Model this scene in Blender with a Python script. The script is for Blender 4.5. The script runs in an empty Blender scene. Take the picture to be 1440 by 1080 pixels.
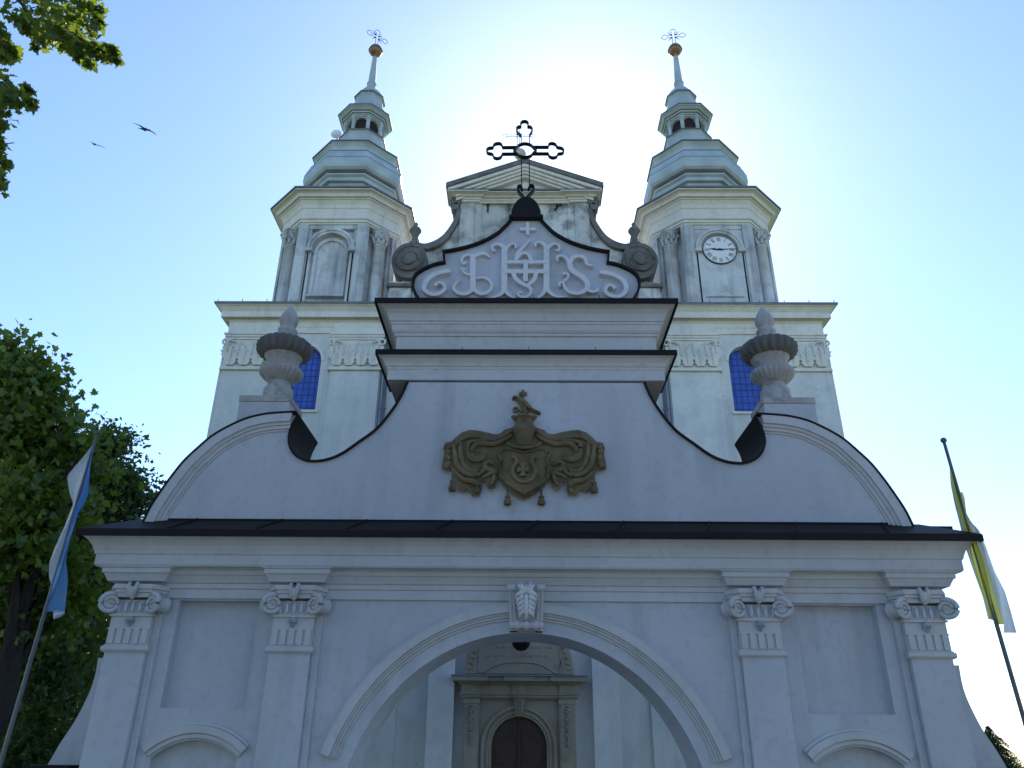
import bpy, bmesh, math, random
import numpy as np
from mathutils import Vector, Matrix
from mathutils.geometry import tessellate_polygon
R = math.radians
PI = math.pi
random.seed(7)
rng = np.random.default_rng(11)
C = bpy.context.scene.collection

# ------------------------------------------------------------------ camera
FPX = 1080.0
yaw, pitch, roll = R(0.909), R(25.0), R(0.579)
CAMZ = 1.6
_F = Vector((-math.sin(yaw) * math.cos(pitch), math.cos(yaw) * math.cos(pitch), math.sin(pitch)))
_Rt = Vector((math.cos(yaw), math.sin(yaw), 0))
_U = _Rt.cross(_F)
RV = math.cos(roll) * _Rt + math.sin(roll) * _U
UV = -math.sin(roll) * _Rt + math.cos(roll) * _U
cam = bpy.data.objects.new('camera', bpy.data.cameras.new('camera'))
C.objects.link(cam)
cam.data.sensor_width = 36
cam.data.lens = 36 * FPX / 1440
cam.data.clip_end = 4000
m3 = Matrix((RV, UV, -_F)).transposed()
cam.matrix_world = Matrix.Translation((0, 0, CAMZ)) @ m3.to_4x4()
bpy.context.scene.camera = cam

# ------------------------------------------------------------------ sky, sun, exposure
SUN_EL, SUN_AZ = 39.5, 5.5          # degrees; azimuth measured from +Y towards +X
w = bpy.data.worlds.new("World")
bpy.context.scene.world = w
w.use_nodes = True
nt = w.node_tree
sky = nt.nodes.new('ShaderNodeTexSky')
sky.sky_type = 'NISHITA'
sky.sun_disc = False
sky.sun_elevation = R(SUN_EL)
sky.sun_rotation = R(SUN_AZ)
sky.altitude = 100
sky.air_density = 1.0
sky.dust_density = 0.33
sky.ozone_density = 2.0
bg = nt.nodes['Background']
bg.inputs['Strength'].default_value = 0.15
tint = nt.nodes.new('ShaderNodeMix')          # cool white balance of the daylight
tint.data_type = 'RGBA'; tint.blend_type = 'MULTIPLY'; tint.inputs[0].default_value = 1.0
tint.inputs[7].default_value = (0.92, 1.02, 1.14, 1)
nt.links.new(sky.outputs[0], tint.inputs[6])
nt.links.new(tint.outputs[2], bg.inputs['Color'])
sun = bpy.data.objects.new('sun', bpy.data.lights.new('sun', 'SUN'))
C.objects.link(sun)
sun.data.energy = 4.5
sun.data.angle = R(0.5)
sun.data.color = (1.0, 0.94, 0.84)
sd = Vector((math.sin(R(SUN_AZ)) * math.cos(R(SUN_EL)), math.cos(R(SUN_AZ)) * math.cos(R(SUN_EL)), math.sin(R(SUN_EL))))
sun.rotation_euler = sd.to_track_quat('Z', 'Y').to_euler()
vs = bpy.context.scene.view_settings
vs.view_transform = 'Standard'
vs.look = 'None'
vs.gamma = 1
vs.exposure = 0.72

# ------------------------------------------------------------------ helpers
def P(x, y, Y):
    """photo pixel -> (X, Z) on the vertical plane at depth Y"""
    d = RV * ((x - 720) / FPX) - UV * ((y - 540) / FPX) + _F
    return d.x / d.y * Y, CAMZ + d.z / d.y * Y

def tag(o, label=None, cat=None, group=None, kind=None):
    if label: o['label'] = label
    if cat: o['category'] = cat
    if group: o['group'] = group
    if kind: o['kind'] = kind
    return o

def empty(name, loc=(0, 0, 0), parent=None):
    o = bpy.data.objects.new(name, None)
    C.objects.link(o)
    o.location = loc
    o.empty_display_size = 0.2
    if parent: o.parent = parent
    return o

class MB:
    def __init__(s):
        s.v = []; s.f = []; s.mi = []; s.sm = []
    def add(s, vs, fs, mi=0, smooth=False):
        n = len(s.v)
        s.v += [tuple(p) for p in vs]
        for f in fs:
            s.f.append([n + i for i in f]); s.mi.append(mi); s.sm.append(smooth)
    def box(s, x0, x1, y0, y1, z0, z1, mi=0):
        v = [(x, y, z) for x in (x0, x1) for y in (y0, y1) for z in (z0, z1)]
        s.add(v, [(0, 1, 3, 2), (4, 6, 7, 5), (0, 4, 5, 1), (2, 3, 7, 6), (0, 2, 6, 4), (1, 5, 7, 3)], mi)
    def slab(s, loops, y0, y1, mi=0, rot=None, chamfer=0.0):
        """polygon(s) in XZ (first outer, others holes) extruded in depth y0..y1"""
        pts = [p for l in loops for p in l]
        n = len(pts)
        tris = tessellate_polygon([[Vector((p[0], p[1], 0)) for p in l] for l in loops])
        def T(x, y, z):
            if rot is None: return (x, y, z)
            return rot(x, y, z)
        if chamfer and len(loops) == 1:
            inn = offset(loops[0], -chamfer, closed=True)
            v = [T(p[0], y0, p[1]) for p in inn] + [T(p[0], y0 + chamfer, p[1]) for p in pts] + [T(p[0], y1, p[1]) for p in pts]
            f = [tuple(t) for t in tris]
            for k in range(n):
                a, b = k, (k + 1) % n
                f.append((a, b, b + n, a + n)); f.append((a + n, b + n, b + 2 * n, a + 2 * n))
            f += [tuple(i + 2 * n for i in t[::-1]) for t in tris]
            s.add(v, f, mi)
            return
        v = [T(p[0], y0, p[1]) for p in pts] + [T(p[0], y1, p[1]) for p in pts]
        f = [tuple(t) for t in tris] + [tuple(i + n for i in t[::-1]) for t in tris]
        st = 0
        for l in loops:
            m = len(l)
            for k in range(m):
                a, b = st + k, st + (k + 1) % m
                f.append((a, b, b + n, a + n))
            st += m
        s.add(v, f, mi)
    def band(s, outer, inner, y0, y1, mi=0):
        """strip between two open polylines (same count) in XZ, extruded y0..y1"""
        n = len(outer)
        v = [(p[0], y0, p[1]) for p in outer] + [(p[0], y0, p[1]) for p in inner] + [(p[0], y1, p[1]) for p in outer] + [(p[0], y1, p[1]) for p in inner]
        f = []
        for k in range(n - 1):
            f.append((k, k + 1, n + k + 1, n + k))
            f.append((2 * n + k, 3 * n + k, 3 * n + k + 1, 2 * n + k + 1))
            f.append((k, 2 * n + k, 2 * n + k + 1, k + 1))
            f.append((n + k, n + k + 1, 3 * n + k + 1, 3 * n + k))
        f.append((0, n, 3 * n, 2 * n)); f.append((n - 1, 3 * n - 1, 4 * n - 1, 2 * n - 1))
        s.add(v, f, mi)
    def sweep(s, prof, path, closed=False, mi=0, caps=True):
        """profile [(out, z)] swept along XY path with mitred corners; out = to the right of travel"""
        n = len(path); m = len(prof)
        mit = []
        for i in range(n):
            p = Vector(path[i])
            d0 = (p - Vector(path[i - 1])).normalized() if (closed or i > 0) else None
            d1 = (Vector(path[(i + 1) % n]) - p).normalized() if (closed or i < n - 1) else None
            if d0 is None: d0 = d1
            if d1 is None: d1 = d0
            n0 = Vector((d0.y, -d0.x)); n1 = Vector((d1.y, -d1.x))
            b = (n0 + n1).normalized()
            mit.append(b / max(0.25, b.dot(n0)))
        v = []
        for i in range(n):
            for o, z in prof:
                v.append((path[i][0] + mit[i].x * o, path[i][1] + mit[i].y * o, z))
        f = []
        for i in range(n if closed else n - 1):
            j = (i + 1) % n
            for k in range(m):
                l = (k + 1) % m
                f.append((i * m + k, j * m + k, j * m + l, i * m + l))
        if not closed and caps:
            f.append(tuple(range(m))); f.append(tuple((n - 1) * m + k for k in range(m))[::-1])
        s.add(v, f, mi)
    def stack(s, rings, mi=0, smooth=False, cap=(True, True)):
        n = len(rings[0]); v = [p for r in rings for p in r]; f = []
        for i in range(len(rings) - 1):
            for k in range(n):
                l = (k + 1) % n
                f.append((i * n + k, i * n + l, (i + 1) * n + l, (i + 1) * n + k))
        s.add(v, f, mi, smooth)
        if cap[0]: s.add(rings[0], [tuple(range(n))[::-1]], mi)
        if cap[1]: s.add(rings[-1], [tuple(range(n))], mi)
    def lathe(s, prof, cx, cy, n=24, mi=0, smooth=True, gad=None):
        rings = []
        for i, (r, z) in enumerate(prof):
            ring = []
            for k in range(n):
                a = 2 * PI * k / n
                rr = r
                if gad and gad[0] <= i <= gad[1]:
                    rr = r * (1 + gad[3] * (abs(math.sin(a * gad[2] / 2)) - 0.6))
                ring.append((cx + rr * math.cos(a), cy + rr * math.sin(a), z))
            rings.append(ring)
        s.stack(rings, mi, smooth)
    def tube(s, pts, rad, n=6, mi=0, smooth=True, flat=None):
        pts = [Vector(p) for p in pts]
        if not isinstance(rad, (list, tuple)): rad = [rad] * len(pts)
        rings = []
        up = Vector((0, 0.02, 1)).normalized()
        for i, p in enumerate(pts):
            d = (pts[min(i + 1, len(pts) - 1)] - pts[max(i - 1, 0)]).normalized()
            a = d.cross(up)
            if a.length < 1e-3: a = d.cross(Vector((1, 0, 0)))
            a.normalize(); b = d.cross(a).normalized()
            rings.append([tuple(p + a * (rad[i] * math.cos(2 * PI * k / n)) + b * (rad[i] * math.sin(2 * PI * k / n))) for k in range(n)])
        s.stack(rings, mi, smooth)
    def stroke(s, pts, wid, y0, y1, mi=0, cap=True):
        """flat raised band along an XZ polyline"""
        if not isinstance(wid, (list, tuple)): wid = [wid] * len(pts)
        L = offset(pts, [q / 2 for q in wid]); Rr = offset(pts, [-q / 2 for q in wid])
        s.band(L, Rr, y0, y1, mi)
    def build(s, name, mat, parent=None, bevel=0, recalc=True):
        me = bpy.data.meshes.new(name)
        me.from_pydata(s.v, [], s.f)
        for m in (mat if isinstance(mat, (list, tuple)) else [mat]): me.materials.append(m)
        me.polygons.foreach_set('material_index', s.mi)
        me.polygons.foreach_set('use_smooth', s.sm)
        if recalc:
            b = bmesh.new(); b.from_mesh(me)
            bmesh.ops.recalc_face_normals(b, faces=b.faces)
            b.to_mesh(me); b.free()
        me.update()
        o = bpy.data.objects.new(name, me)
        C.objects.link(o)
        if parent: o.parent = parent
        if bevel:
            b = o.modifiers.new('bevel', 'BEVEL'); b.width = bevel; b.segments = 2; b.limit_method = 'ANGLE'; b.angle_limit = R(40)
        return o

def offset(pts, d, closed=False):
    n = len(pts); out = []
    for i in range(n):
        p = Vector(pts[i][:2])
        a = Vector(pts[i - 1][:2]) if (closed or i > 0) else None
        b = Vector(pts[(i + 1) % n][:2]) if (closed or i < n - 1) else None
        d0 = (p - a) if a is not None else (b - p)
        d1 = (b - p) if b is not None else (p - a)
        if d0.length < 1e-9: d0 = d1
        if d1.length < 1e-9: d1 = d0
        d0 = d0.normalized(); d1 = d1.normalized()
        n0 = Vector((-d0.y, d0.x)); n1 = Vector((-d1.y, d1.x))
        bb = n0 + n1
        if bb.length < 1e-3: bb = n0
        bb.normalize()
        q = d[i] if isinstance(d, (list, tuple)) else d
        o = p + bb * (q / max(0.5, bb.dot(n0)))
        out.append((o.x, o.y))
    return out

def smooth(pts, k=4, closed=False):
    """Catmull-Rom through the points"""
    n = len(pts); out = []
    rngk = range(n if closed else n - 1)
    for i in rngk:
        g = lambda j: np.array(pts[j % n] if closed else pts[min(max(j, 0), n - 1)], float)
        p0, p1, p2, p3 = g(i - 1), g(i), g(i + 1), g(i + 2)
        for t in np.arange(k) / k:
            out.append(tuple(0.5 * ((2 * p1) + (p2 - p0) * t + (2 * p0 - 5 * p1 + 4 * p2 - p3) * t * t + (3 * p1 - p0 - 3 * p2 + p3) * t ** 3)))
    if not closed: out.append(tuple(pts[-1]))
    return out

def mir(pts): return [(-p[0],) + tuple(p[1:]) for p in pts]
def arcpts(cx, cz, r, a0, a1, n): return [(cx + r * math.cos(a0 + (a1 - a0) * i / n), cz + r * math.sin(a0 + (a1 - a0) * i / n)) for i in range(n + 1)]

# ------------------------------------------------------------------ materials
def newmat(name):
    m = bpy.data.materials.new(name); m.use_nodes = True
    n = m.node_tree.nodes; l = m.node_tree.links
    return m, n, l, n['Principled BSDF']

def plaster(name, col, var=0.06, streak=0.0, streakcol=(0.12, 0.12, 0.12), bump=0.25, scale=1.0, blotch=0.0, rough=0.92, thr=0.5, crack=0.0):
    m, n, l, b = newmat(name)
    tc = n.new('ShaderNodeTexCoord')
    def noise(sc, det, mp=None):
        t = n.new('ShaderNodeTexNoise'); t.inputs['Scale'].default_value = sc; t.inputs['Detail'].default_value = det
        src = tc.outputs['Object']
        if mp:
            mm = n.new('ShaderNodeMapping'); mm.inputs['Scale'].default_value = mp; l.new(src, mm.inputs[0]); src = mm.outputs[0]
        l.new(src, t.inputs['Vector']); return t
    def mix(a, bcol, fac, mode='MIX'):
        x = n.new('ShaderNodeMix'); x.data_type = 'RGBA'; x.blend_type = mode
        for sock, v in ((x.inputs[6], a), (x.inputs[7], bcol)):
            if isinstance(v, tuple): sock.default_value = v + (1,) if len(v) == 3 else v
            else: l.new(v, sock)
        if isinstance(fac, float): x.inputs[0].default_value = fac
        else: l.new(fac, x.inputs[0])
        return x.outputs[2]
    def ramp(src, lo, hi):
        r = n.new('ShaderNodeMapRange'); r.inputs[1].default_value = lo; r.inputs[2].default_value = hi; r.clamp = True
        l.new(src, r.inputs[0]); return r.outputs[0]
    n1 = noise(0.5 * scale, 5); n2 = noise(7 * scale, 6)
    c = mix(tuple(x * (1 - var) for x in col), tuple(min(1, x * (1 + var)) for x in col), ramp(n1.outputs['Fac'], 0.35, 0.65))
    c = mix(c, tuple(x * 0.82 for x in col), ramp(n2.outputs['Fac'], 0.52, 0.85))
    if blotch:
        n4 = noise(1.6 * scale, 8)
        f = n.new('ShaderNodeMath'); f.operation = 'MULTIPLY'; f.inputs[1].default_value = blotch
        l.new(ramp(n4.outputs['Fac'], thr, thr + 0.18), f.inputs[0])
        c = mix(c, streakcol, f.outputs[0])
    if streak:
        n3 = noise(1.0, 6, (2.6 * scale, 2.6 * scale, 0.22 * scale)); n5 = noise(0.45 * scale, 3)
        f = n.new('ShaderNodeMath'); f.operation = 'MULTIPLY'
        l.new(ramp(n3.outputs['Fac'], 0.48, 0.75), f.inputs[0]); l.new(ramp(n5.outputs['Fac'], 0.35, 0.6), f.inputs[1])
        f2 = n.new('ShaderNodeMath'); f2.operation = 'MULTIPLY'; f2.inputs[1].default_value = streak
        l.new(f.outputs[0], f2.inputs[0])
        c = mix(c, streakcol, f2.outputs[0])
    if crack:       # sparse hairline cracks
        wn = noise(1.3, 4); vm = n.new('ShaderNodeVectorMath'); vm.operation = 'MULTIPLY_ADD'; vm.inputs[1].default_value = (.9, .9, .9)
        l.new(wn.outputs['Color'], vm.inputs[0]); l.new(tc.outputs['Object'], vm.inputs[2])
        vo = n.new('ShaderNodeTexVoronoi'); vo.feature = 'DISTANCE_TO_EDGE'; vo.inputs['Scale'].default_value = .42
        l.new(vm.outputs[0], vo.inputs['Vector'])
        r1 = n.new('ShaderNodeMapRange'); r1.inputs[1].default_value = .0; r1.inputs[2].default_value = .0045; r1.inputs[3].default_value = 1; r1.inputs[4].default_value = 0
        l.new(vo.outputs['Distance'], r1.inputs[0])
        mk = noise(.55, 2); f = n.new('ShaderNodeMath'); f.operation = 'MULTIPLY'
        l.new(r1.outputs[0], f.inputs[0]); l.new(ramp(mk.outputs['Fac'], .54, .62), f.inputs[1])
        f2 = n.new('ShaderNodeMath'); f2.operation = 'MULTIPLY'; f2.inputs[1].default_value = crack; l.new(f.outputs[0], f2.inputs[0])
        c = mix(c, (.12, .12, .12), f2.outputs[0])
    l.new(c, b.inputs['Base Color'])
    b.inputs['Roughness'].default_value = rough
    nb = noise(45 * scale, 4); nb2 = noise(3.2 * scale, 3)
    ad = n.new('ShaderNodeMath'); ad.operation = 'MULTIPLY_ADD'; ad.inputs[1].default_value = 1.6
    l.new(nb2.outputs['Fac'], ad.inputs[0]); l.new(nb.outputs['Fac'], ad.inputs[2])
    bp = n.new('ShaderNodeBump'); bp.inputs['Strength'].default_value = bump; bp.inputs['Distance'].default_value = 0.02
    l.new(ad.outputs[0], bp.inputs['Height']); l.new(bp.outputs[0], b.inputs['Normal'])
    return m

def metal(name, col, rough=0.45, met=0.6, var=0.15, scale=2.0, spec=0.5):
    m, n, l, b = newmat(name)
    tc = n.new('ShaderNodeTexCoord'); t = n.new('ShaderNodeTexNoise'); t.inputs['Scale'].default_value = scale; t.inputs['Detail'].default_value = 6
    l.new(tc.outputs['Object'], t.inputs['Vector'])
    r = n.new('ShaderNodeValToRGB')
    r.color_ramp.elements[0].position = 0.3; r.color_ramp.elements[1].position = 0.7
    r.color_ramp.elements[0].color = tuple(x * (1 - var) for x in col) + (1,)
    r.color_ramp.elements[1].color = tuple(min(1, x * (1 + var)) for x in col) + (1,)
    l.new(t.outputs['Fac'], r.inputs[0]); l.new(r.outputs[0], b.inputs['Base Color'])
    b.inputs['Specular IOR Level'].default_value = spec
    b.inputs['Metallic'].default_value = met; b.inputs['Roughness'].default_value = rough
    bp = n.new('ShaderNodeBump'); bp.inputs['Strength'].default_value = 0.12; bp.inputs['Distance'].default_value = 0.02
    l.new(t.outputs['Fac'], bp.inputs['Height']); l.new(bp.outputs[0], b.inputs['Normal'])
    return m

def leafmat(name, dark, light, trans=0.45, yellow=(0.16, 0.22, 0.02)):
    m = bpy.data.materials.new(name); m.use_nodes = True
    n = m.node_tree.nodes; l = m.node_tree.links
    n.clear()
    out = n.new('ShaderNodeOutputMaterial')
    g = n.new('ShaderNodeNewGeometry')
    r = n.new('ShaderNodeValToRGB')
    r.color_ramp.elements[0].color = dark + (1,); r.color_ramp.elements[1].color = light + (1,)
    l.new(g.outputs['Random Per Island'], r.inputs[0])
    d = n.new('ShaderNodeBsdfDiffuse'); t = n.new('ShaderNodeBsdfTranslucent')
    l.new(r.outputs[0], d.inputs[0])
    mx = n.new('ShaderNodeMix'); mx.data_type = 'RGBA'; mx.inputs[0].default_value = 0.6
    l.new(r.outputs[0], mx.inputs[6]); mx.inputs[7].default_value = yellow + (1,)
    l.new(mx.outputs[2], t.inputs[0])
    gl = n.new('ShaderNodeBsdfGlossy'); gl.inputs['Roughness'].default_value = 0.4; gl.inputs[0].default_value = (0.6, 0.65, 0.6, 1)
    ms = n.new('ShaderNodeMixShader'); ms.inputs[0].default_value = trans
    l.new(d.outputs[0], ms.inputs[1]); l.new(t.outputs[0], ms.inputs[2])
    m2 = n.new('ShaderNodeMixShader'); m2.inputs[0].default_value = 0.05
    l.new(ms.outputs[0], m2.inputs[1]); l.new(gl.outputs[0], m2.inputs[2])
    l.new(m2.outputs[0], out.inputs[0])
    return m

M = dict(
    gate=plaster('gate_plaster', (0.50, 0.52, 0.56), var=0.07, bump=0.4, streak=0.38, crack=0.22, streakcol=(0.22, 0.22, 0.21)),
    trim=plaster('gate_trim_plaster', (0.53, 0.535, 0.545), var=0.06, bump=0.15, streak=0.25, streakcol=(0.24, 0.23, 0.21)),
    letter=plaster('relief_plaster', (0.68, 0.68, 0.69), var=0.03, bump=0.15),
    church=plaster('church_plaster', (0.66, 0.655, 0.62), var=0.08, streak=0.35, streakcol=(0.28, 0.29, 0.30), blotch=0.15, bump=0.3),
    ctrim=plaster('church_trim', (0.74, 0.71, 0.63), var=0.06, streak=0.3, streakcol=(0.3, 0.29, 0.27), blotch=0.15, bump=0.2),
    tower=plaster('tower_plaster', (0.60, 0.61, 0.60), var=0.12, streak=0.9, streakcol=(0.17, 0.18, 0.19), blotch=0.4, bump=0.3),
    gable=plaster('weathered_plaster', (0.60, 0.60, 0.57), var=0.15, streak=0.9, streakcol=(0.06, 0.065, 0.07), blotch=0.6, thr=0.45, bump=0.4),
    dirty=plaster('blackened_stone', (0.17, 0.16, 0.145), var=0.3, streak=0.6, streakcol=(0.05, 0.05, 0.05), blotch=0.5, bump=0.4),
    stone=plaster('grey_sandstone', (0.46, 0.44, 0.42), var=0.15, streak=0.4, streakcol=(0.12, 0.12, 0.12), blotch=0.5, scale=3, bump=0.5),
    portal=plaster('portal_sandstone', (0.33, 0.285, 0.22), var=0.15, streakcol=(0.22, 0.11, 0.045), blotch=0.55, thr=0.56, bump=0.4, streak=0.2),
    arms=plaster('olive_brown_stone', (0.19, 0.148, 0.08), var=0.25, streakcol=(0.04, 0.03, 0.018), blotch=0.4, scale=4, bump=0.5),
    roof=metal('dark_sheet_metal', (0.012, 0.0095, 0.0095), 0.65, 0.0, spec=0.2),
    lead=metal('pale_sheet_metal', (0.44, 0.50, 0.485), 0.6, 0.2, 0.16, 1.3),
    leadedge=metal('grey_flashing', (0.16, 0.18, 0.20), 0.5, 0.4),
    iron=metal('black_iron', (0.012, 0.012, 0.014), 0.5, 0.6),
    copper=metal('weathered_copper', (0.30, 0.17, 0.085), 0.45, 0.5, 0.25),
    pale=metal('pale_gilt', (0.55, 0.52, 0.40), 0.5, 0.2),
    zinc=metal('zinc_pipe', (0.10, 0.13, 0.18), 0.45, 0.5),
    pole=metal('painted_pole', (0.10, 0.11, 0.13), 0.4, 0.3),
    bluepane=metal('blue_glass', (0.03, 0.09, 0.42), 0.35, 0.0, 0.35, 1.6),
    bluebar=metal('blue_glazing_bar', (0.015, 0.05, 0.28), 0.5, 0.0),
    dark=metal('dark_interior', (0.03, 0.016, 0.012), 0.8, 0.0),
    clock=metal('clock_enamel', (0.78, 0.78, 0.76), 0.5, 0.0, 0.03),
    black=metal('black_paint', (0.012, 0.012, 0.013), 0.5, 0.0),
)
def wood():
    m, n, l, b = newmat('brown_door_wood')
    tc = n.new('ShaderNodeTexCoord'); mp = n.new('ShaderNodeMapping'); mp.inputs['Scale'].default_value = (9, 9, 0.7)
    t = n.new('ShaderNodeTexNoise'); t.inputs['Scale'].default_value = 2; t.inputs['Detail'].default_value = 8
    l.new(tc.outputs['Object'], mp.inputs[0]); l.new(mp.outputs[0], t.inputs['Vector'])
    r = n.new('ShaderNodeValToRGB'); r.color_ramp.elements[0].color = (0.03, 0.014, 0.008, 1); r.color_ramp.elements[1].color = (0.075, 0.036, 0.018, 1)
    l.new(t.outputs['Fac'], r.inputs[0]); l.new(r.outputs[0], b.inputs['Base Color']); b.inputs['Roughness'].default_value = 0.6
    return m
M['wood'] = wood()
def cloth(name, col):
    m = bpy.data.materials.new(name); m.use_nodes = True
    n = m.node_tree.nodes; l = m.node_tree.links; n.clear()
    out = n.new('ShaderNodeOutputMaterial'); d = n.new('ShaderNodeBsdfDiffuse'); t = n.new('ShaderNodeBsdfTranslucent')
    tc = n.new('ShaderNodeTexCoord'); wv = n.new('ShaderNodeTexNoise'); wv.inputs['Scale'].default_value = 14
    l.new(tc.outputs['Object'], wv.inputs['Vector'])
    r = n.new('ShaderNodeValToRGB'); r.color_ramp.elements[0].color = tuple(x * 0.85 for x in col) + (1,); r.color_ramp.elements[1].color = col + (1,)
    l.new(wv.outputs['Fac'], r.inputs[0])
    l.new(r.outputs[0], d.inputs[0]); l.new(r.outputs[0], t.inputs[0])
    ms = n.new('ShaderNodeMixShader'); ms.inputs[0].default_value = 0.78
    l.new(d.outputs[0], ms.inputs[1]); l.new(t.outputs[0], ms.inputs[2]); l.new(ms.outputs[0], out.inputs[0])
    return m

# ------------------------------------------------------------------ ground
GZ = -0.5
def grass_mat():
    m, n, l, b = newmat('grass_ground')
    tc = n.new('ShaderNodeTexCoord'); t = n.new('ShaderNodeTexNoise'); t.inputs['Scale'].default_value = 0.8; t.inputs['Detail'].default_value = 10
    l.new(tc.outputs['Object'], t.inputs['Vector'])
    r = n.new('ShaderNodeValToRGB'); r.color_ramp.elements[0].color = (0.035, 0.06, 0.015, 1); r.color_ramp.elements[1].color = (0.09, 0.12, 0.03, 1)
    l.new(t.outputs['Fac'], r.inputs[0]); l.new(r.outputs[0], b.inputs['Base Color']); b.inputs['Roughness'].default_value = 1
    return m
# flat churchyard on a low hill that falls away to the plain
gr = [0, 12, 25, 40, 52, 60, 72, 90, 120, 170, 260, 500, 1000, 1600]
gz = [0, 0, 0, 0, 0, -.3, -2, -6, -14, -24, -32, -38, -42, -42]
mb = MB(); NA = 72
v = [(r_ * math.cos(2 * PI * k / NA), 14 + r_ * math.sin(2 * PI * k / NA), GZ + z_) for r_, z_ in zip(gr[1:], gz[1:]) for k in range(NA)]
f = [tuple(range(NA))]
for i in range(len(gr) - 2):
    for k in range(NA):
        f.append((i * NA + k, i * NA + (k + 1) % NA, (i + 1) * NA + (k + 1) % NA, (i + 1) * NA + k))
mb.add(v, f, 0, True)
tag(mb.build('ground', grass_mat()), kind='structure')
def paving_mat():
    m, n, l, b = newmat('grey_paving')
    tc = n.new('ShaderNodeTexCoord'); t = n.new('ShaderNodeTexBrick'); t.inputs['Scale'].default_value = 4
    t.inputs['Color1'].default_value = (0.46, 0.40, 0.32, 1); t.inputs['Color2'].default_value = (0.38, 0.33, 0.26, 1); t.inputs['Mortar'].default_value = (0.14, 0.13, 0.12, 1)
    l.new(tc.outputs['Object'], t.inputs['Vector']); l.new(t.outputs[0], b.inputs['Base Color']); b.inputs['Roughness'].default_value = 0.9
    return m
mb = MB()
mb.add([(-26, -40, GZ + .005), (26, -40, GZ + .005), (26, 11.5, GZ + .005), (2.6, 11.5, GZ + .005), (2.6, 26.5, GZ + .005), (-2.6, 26.5, GZ + .005), (-2.6, 11.5, GZ + .005), (-26, 11.5, GZ + .005)], [(0, 1, 2, 7), (6, 3, 4, 5)])
tag(mb.build('path', paving_mat()), kind='structure')

#PART2
# ================================================================== entrance gate
AX = 0.05                                   # symmetry axis of the gate
def G(x, y, Y):
    X, Z = P(x, y, Y); return (X - AX, Z)
def zy(y, Y): return P(738, y, Y)[1]
gate = empty('entrance_gate', (AX, 0, 0))
tag(gate, 'white baroque entrance gate with arched opening, scroll gable and relief lettering', 'gate')
YW, YB = 13.0, 14.3
AR, ACZ = 2.83, 0.385
# wall core and front layer with panels and niches sunk into it
XE = 6.76
zt = 5.0
def body(inset, arch_r, top):
    a = arcpts(0, ACZ, arch_r, 0, PI, 40)
    return [(-XE + inset, GZ), (-arch_r, GZ)] + a[::-1] + [(arch_r, GZ), (XE - inset, GZ), (XE - inset, top), (-XE + inset, top)]
pl0 = G(226.4, 996.7, YW); pl1 = G(251, 846, YW); pr0 = G(347, 995, YW); pr1 = G(362.5, 843.5, YW)
px0, px1 = (pl0[0] + pl1[0]) / 2, (pr0[0] + pr1[0]) / 2
pz0, pz1 = (pl0[1] + pr0[1]) / 2, (pl1[1] + pr1[1]) / 2
panel = [(px0, pz0), (px1, pz0), (px1, pz1), (px0, pz1)]
ncx = (px0 + px1) / 2; nhw = 0.66; nzs = G(278, 1066, YW)[1]; nza = G(278, 1041, YW)[1]
nr = (nhw ** 2 + (nza - nzs) ** 2) / (2 * (nza - nzs)); nc = nza - nr
na = math.asin(nhw / nr)
niche = [(ncx - nhw, GZ + 0.6), (ncx + nhw, GZ + 0.6)] + arcpts(ncx, nc, nr, PI / 2 - na, PI / 2 + na, 16)
mb = MB()
mb.slab([body(0.0, AR, zt)], YW + 0.17, YB)
mb.slab([body(0.004, AR - 0.004, zt - 0.004), panel, niche, mir(panel)[::-1], mir(niche)[::-1]], YW, YW + 0.172)
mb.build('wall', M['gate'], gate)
# hood mouldings over the blind niches
for sgn in (1, -1):
    mb = MB()
    for r0, r1, pr in ((0.03, 0.10, 0.045), (0.10, 0.21, 0.08), (0.21, 0.26, 0.04)):
        o = arcpts(sgn * ncx, nc, nr + r1, PI / 2 - na * 1.02, PI / 2 + na * 1.02, 20); i = arcpts(sgn * ncx, nc, nr + r0, PI / 2 - na * 1.02, PI / 2 + na * 1.02, 20)
        mb.band(o, i, YW - pr, YW + 0.01)
    mb.build('hood_moulding', M['trim'], gate, bevel=0.012)
# archivolt of the big opening
mb = MB()
a0 = math.asin((1.44 - ACZ) / 3.3) * 0.98
for r0, r1, pr in ((3.02, 3.06, 0.03), (3.06, 3.10, 0.06), (3.10, 3.135, 0.085), (3.135, 3.27, 0.12), (3.27, 3.30, 0.09)):
    mb.band(arcpts(0, ACZ, r1, a0, PI - a0, 60), arcpts(0, ACZ, r0, a0, PI - a0, 60), YW - pr, YW + 0.01)
mb.build('archivolt', M['trim'], gate, bevel=0.008)
# side wings that sweep outwards at the foot
wing = [(138, 925), (134, 948), (128, 968), (117, 992), (104, 1016), (86, 1043), (64, 1080), (20, 1150)]
wl = [G(x, y, 13.35) for x, y in wing]
wp = smooth(wl, 4)
for sgn in (1, -1):
    p = wp if sgn == 1 else mir(wp)
    mb = MB(); mb.slab([[(sgn * -6.6, wp[0][1])] + p + [(p[-1][0], GZ), (sgn * -6.6, GZ)]], 13.35, 14.25)
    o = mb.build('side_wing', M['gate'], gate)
    q = G(66, 1076, 13.1); q1 = G(104, 1076, 13.1)
    x0, x1 = sorted((sgn * q[0], sgn * q1[0]))
    mb = MB(); mb.box(x0 - .3, x1, 12.95, 13.34, q[1] - .05, q[1]); mb.box(x0 - .25, x1 - .02, 13.0, 13.34, GZ, q[1] - .052)
    mb.build('plinth_cap', M['roof'], o)
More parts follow.
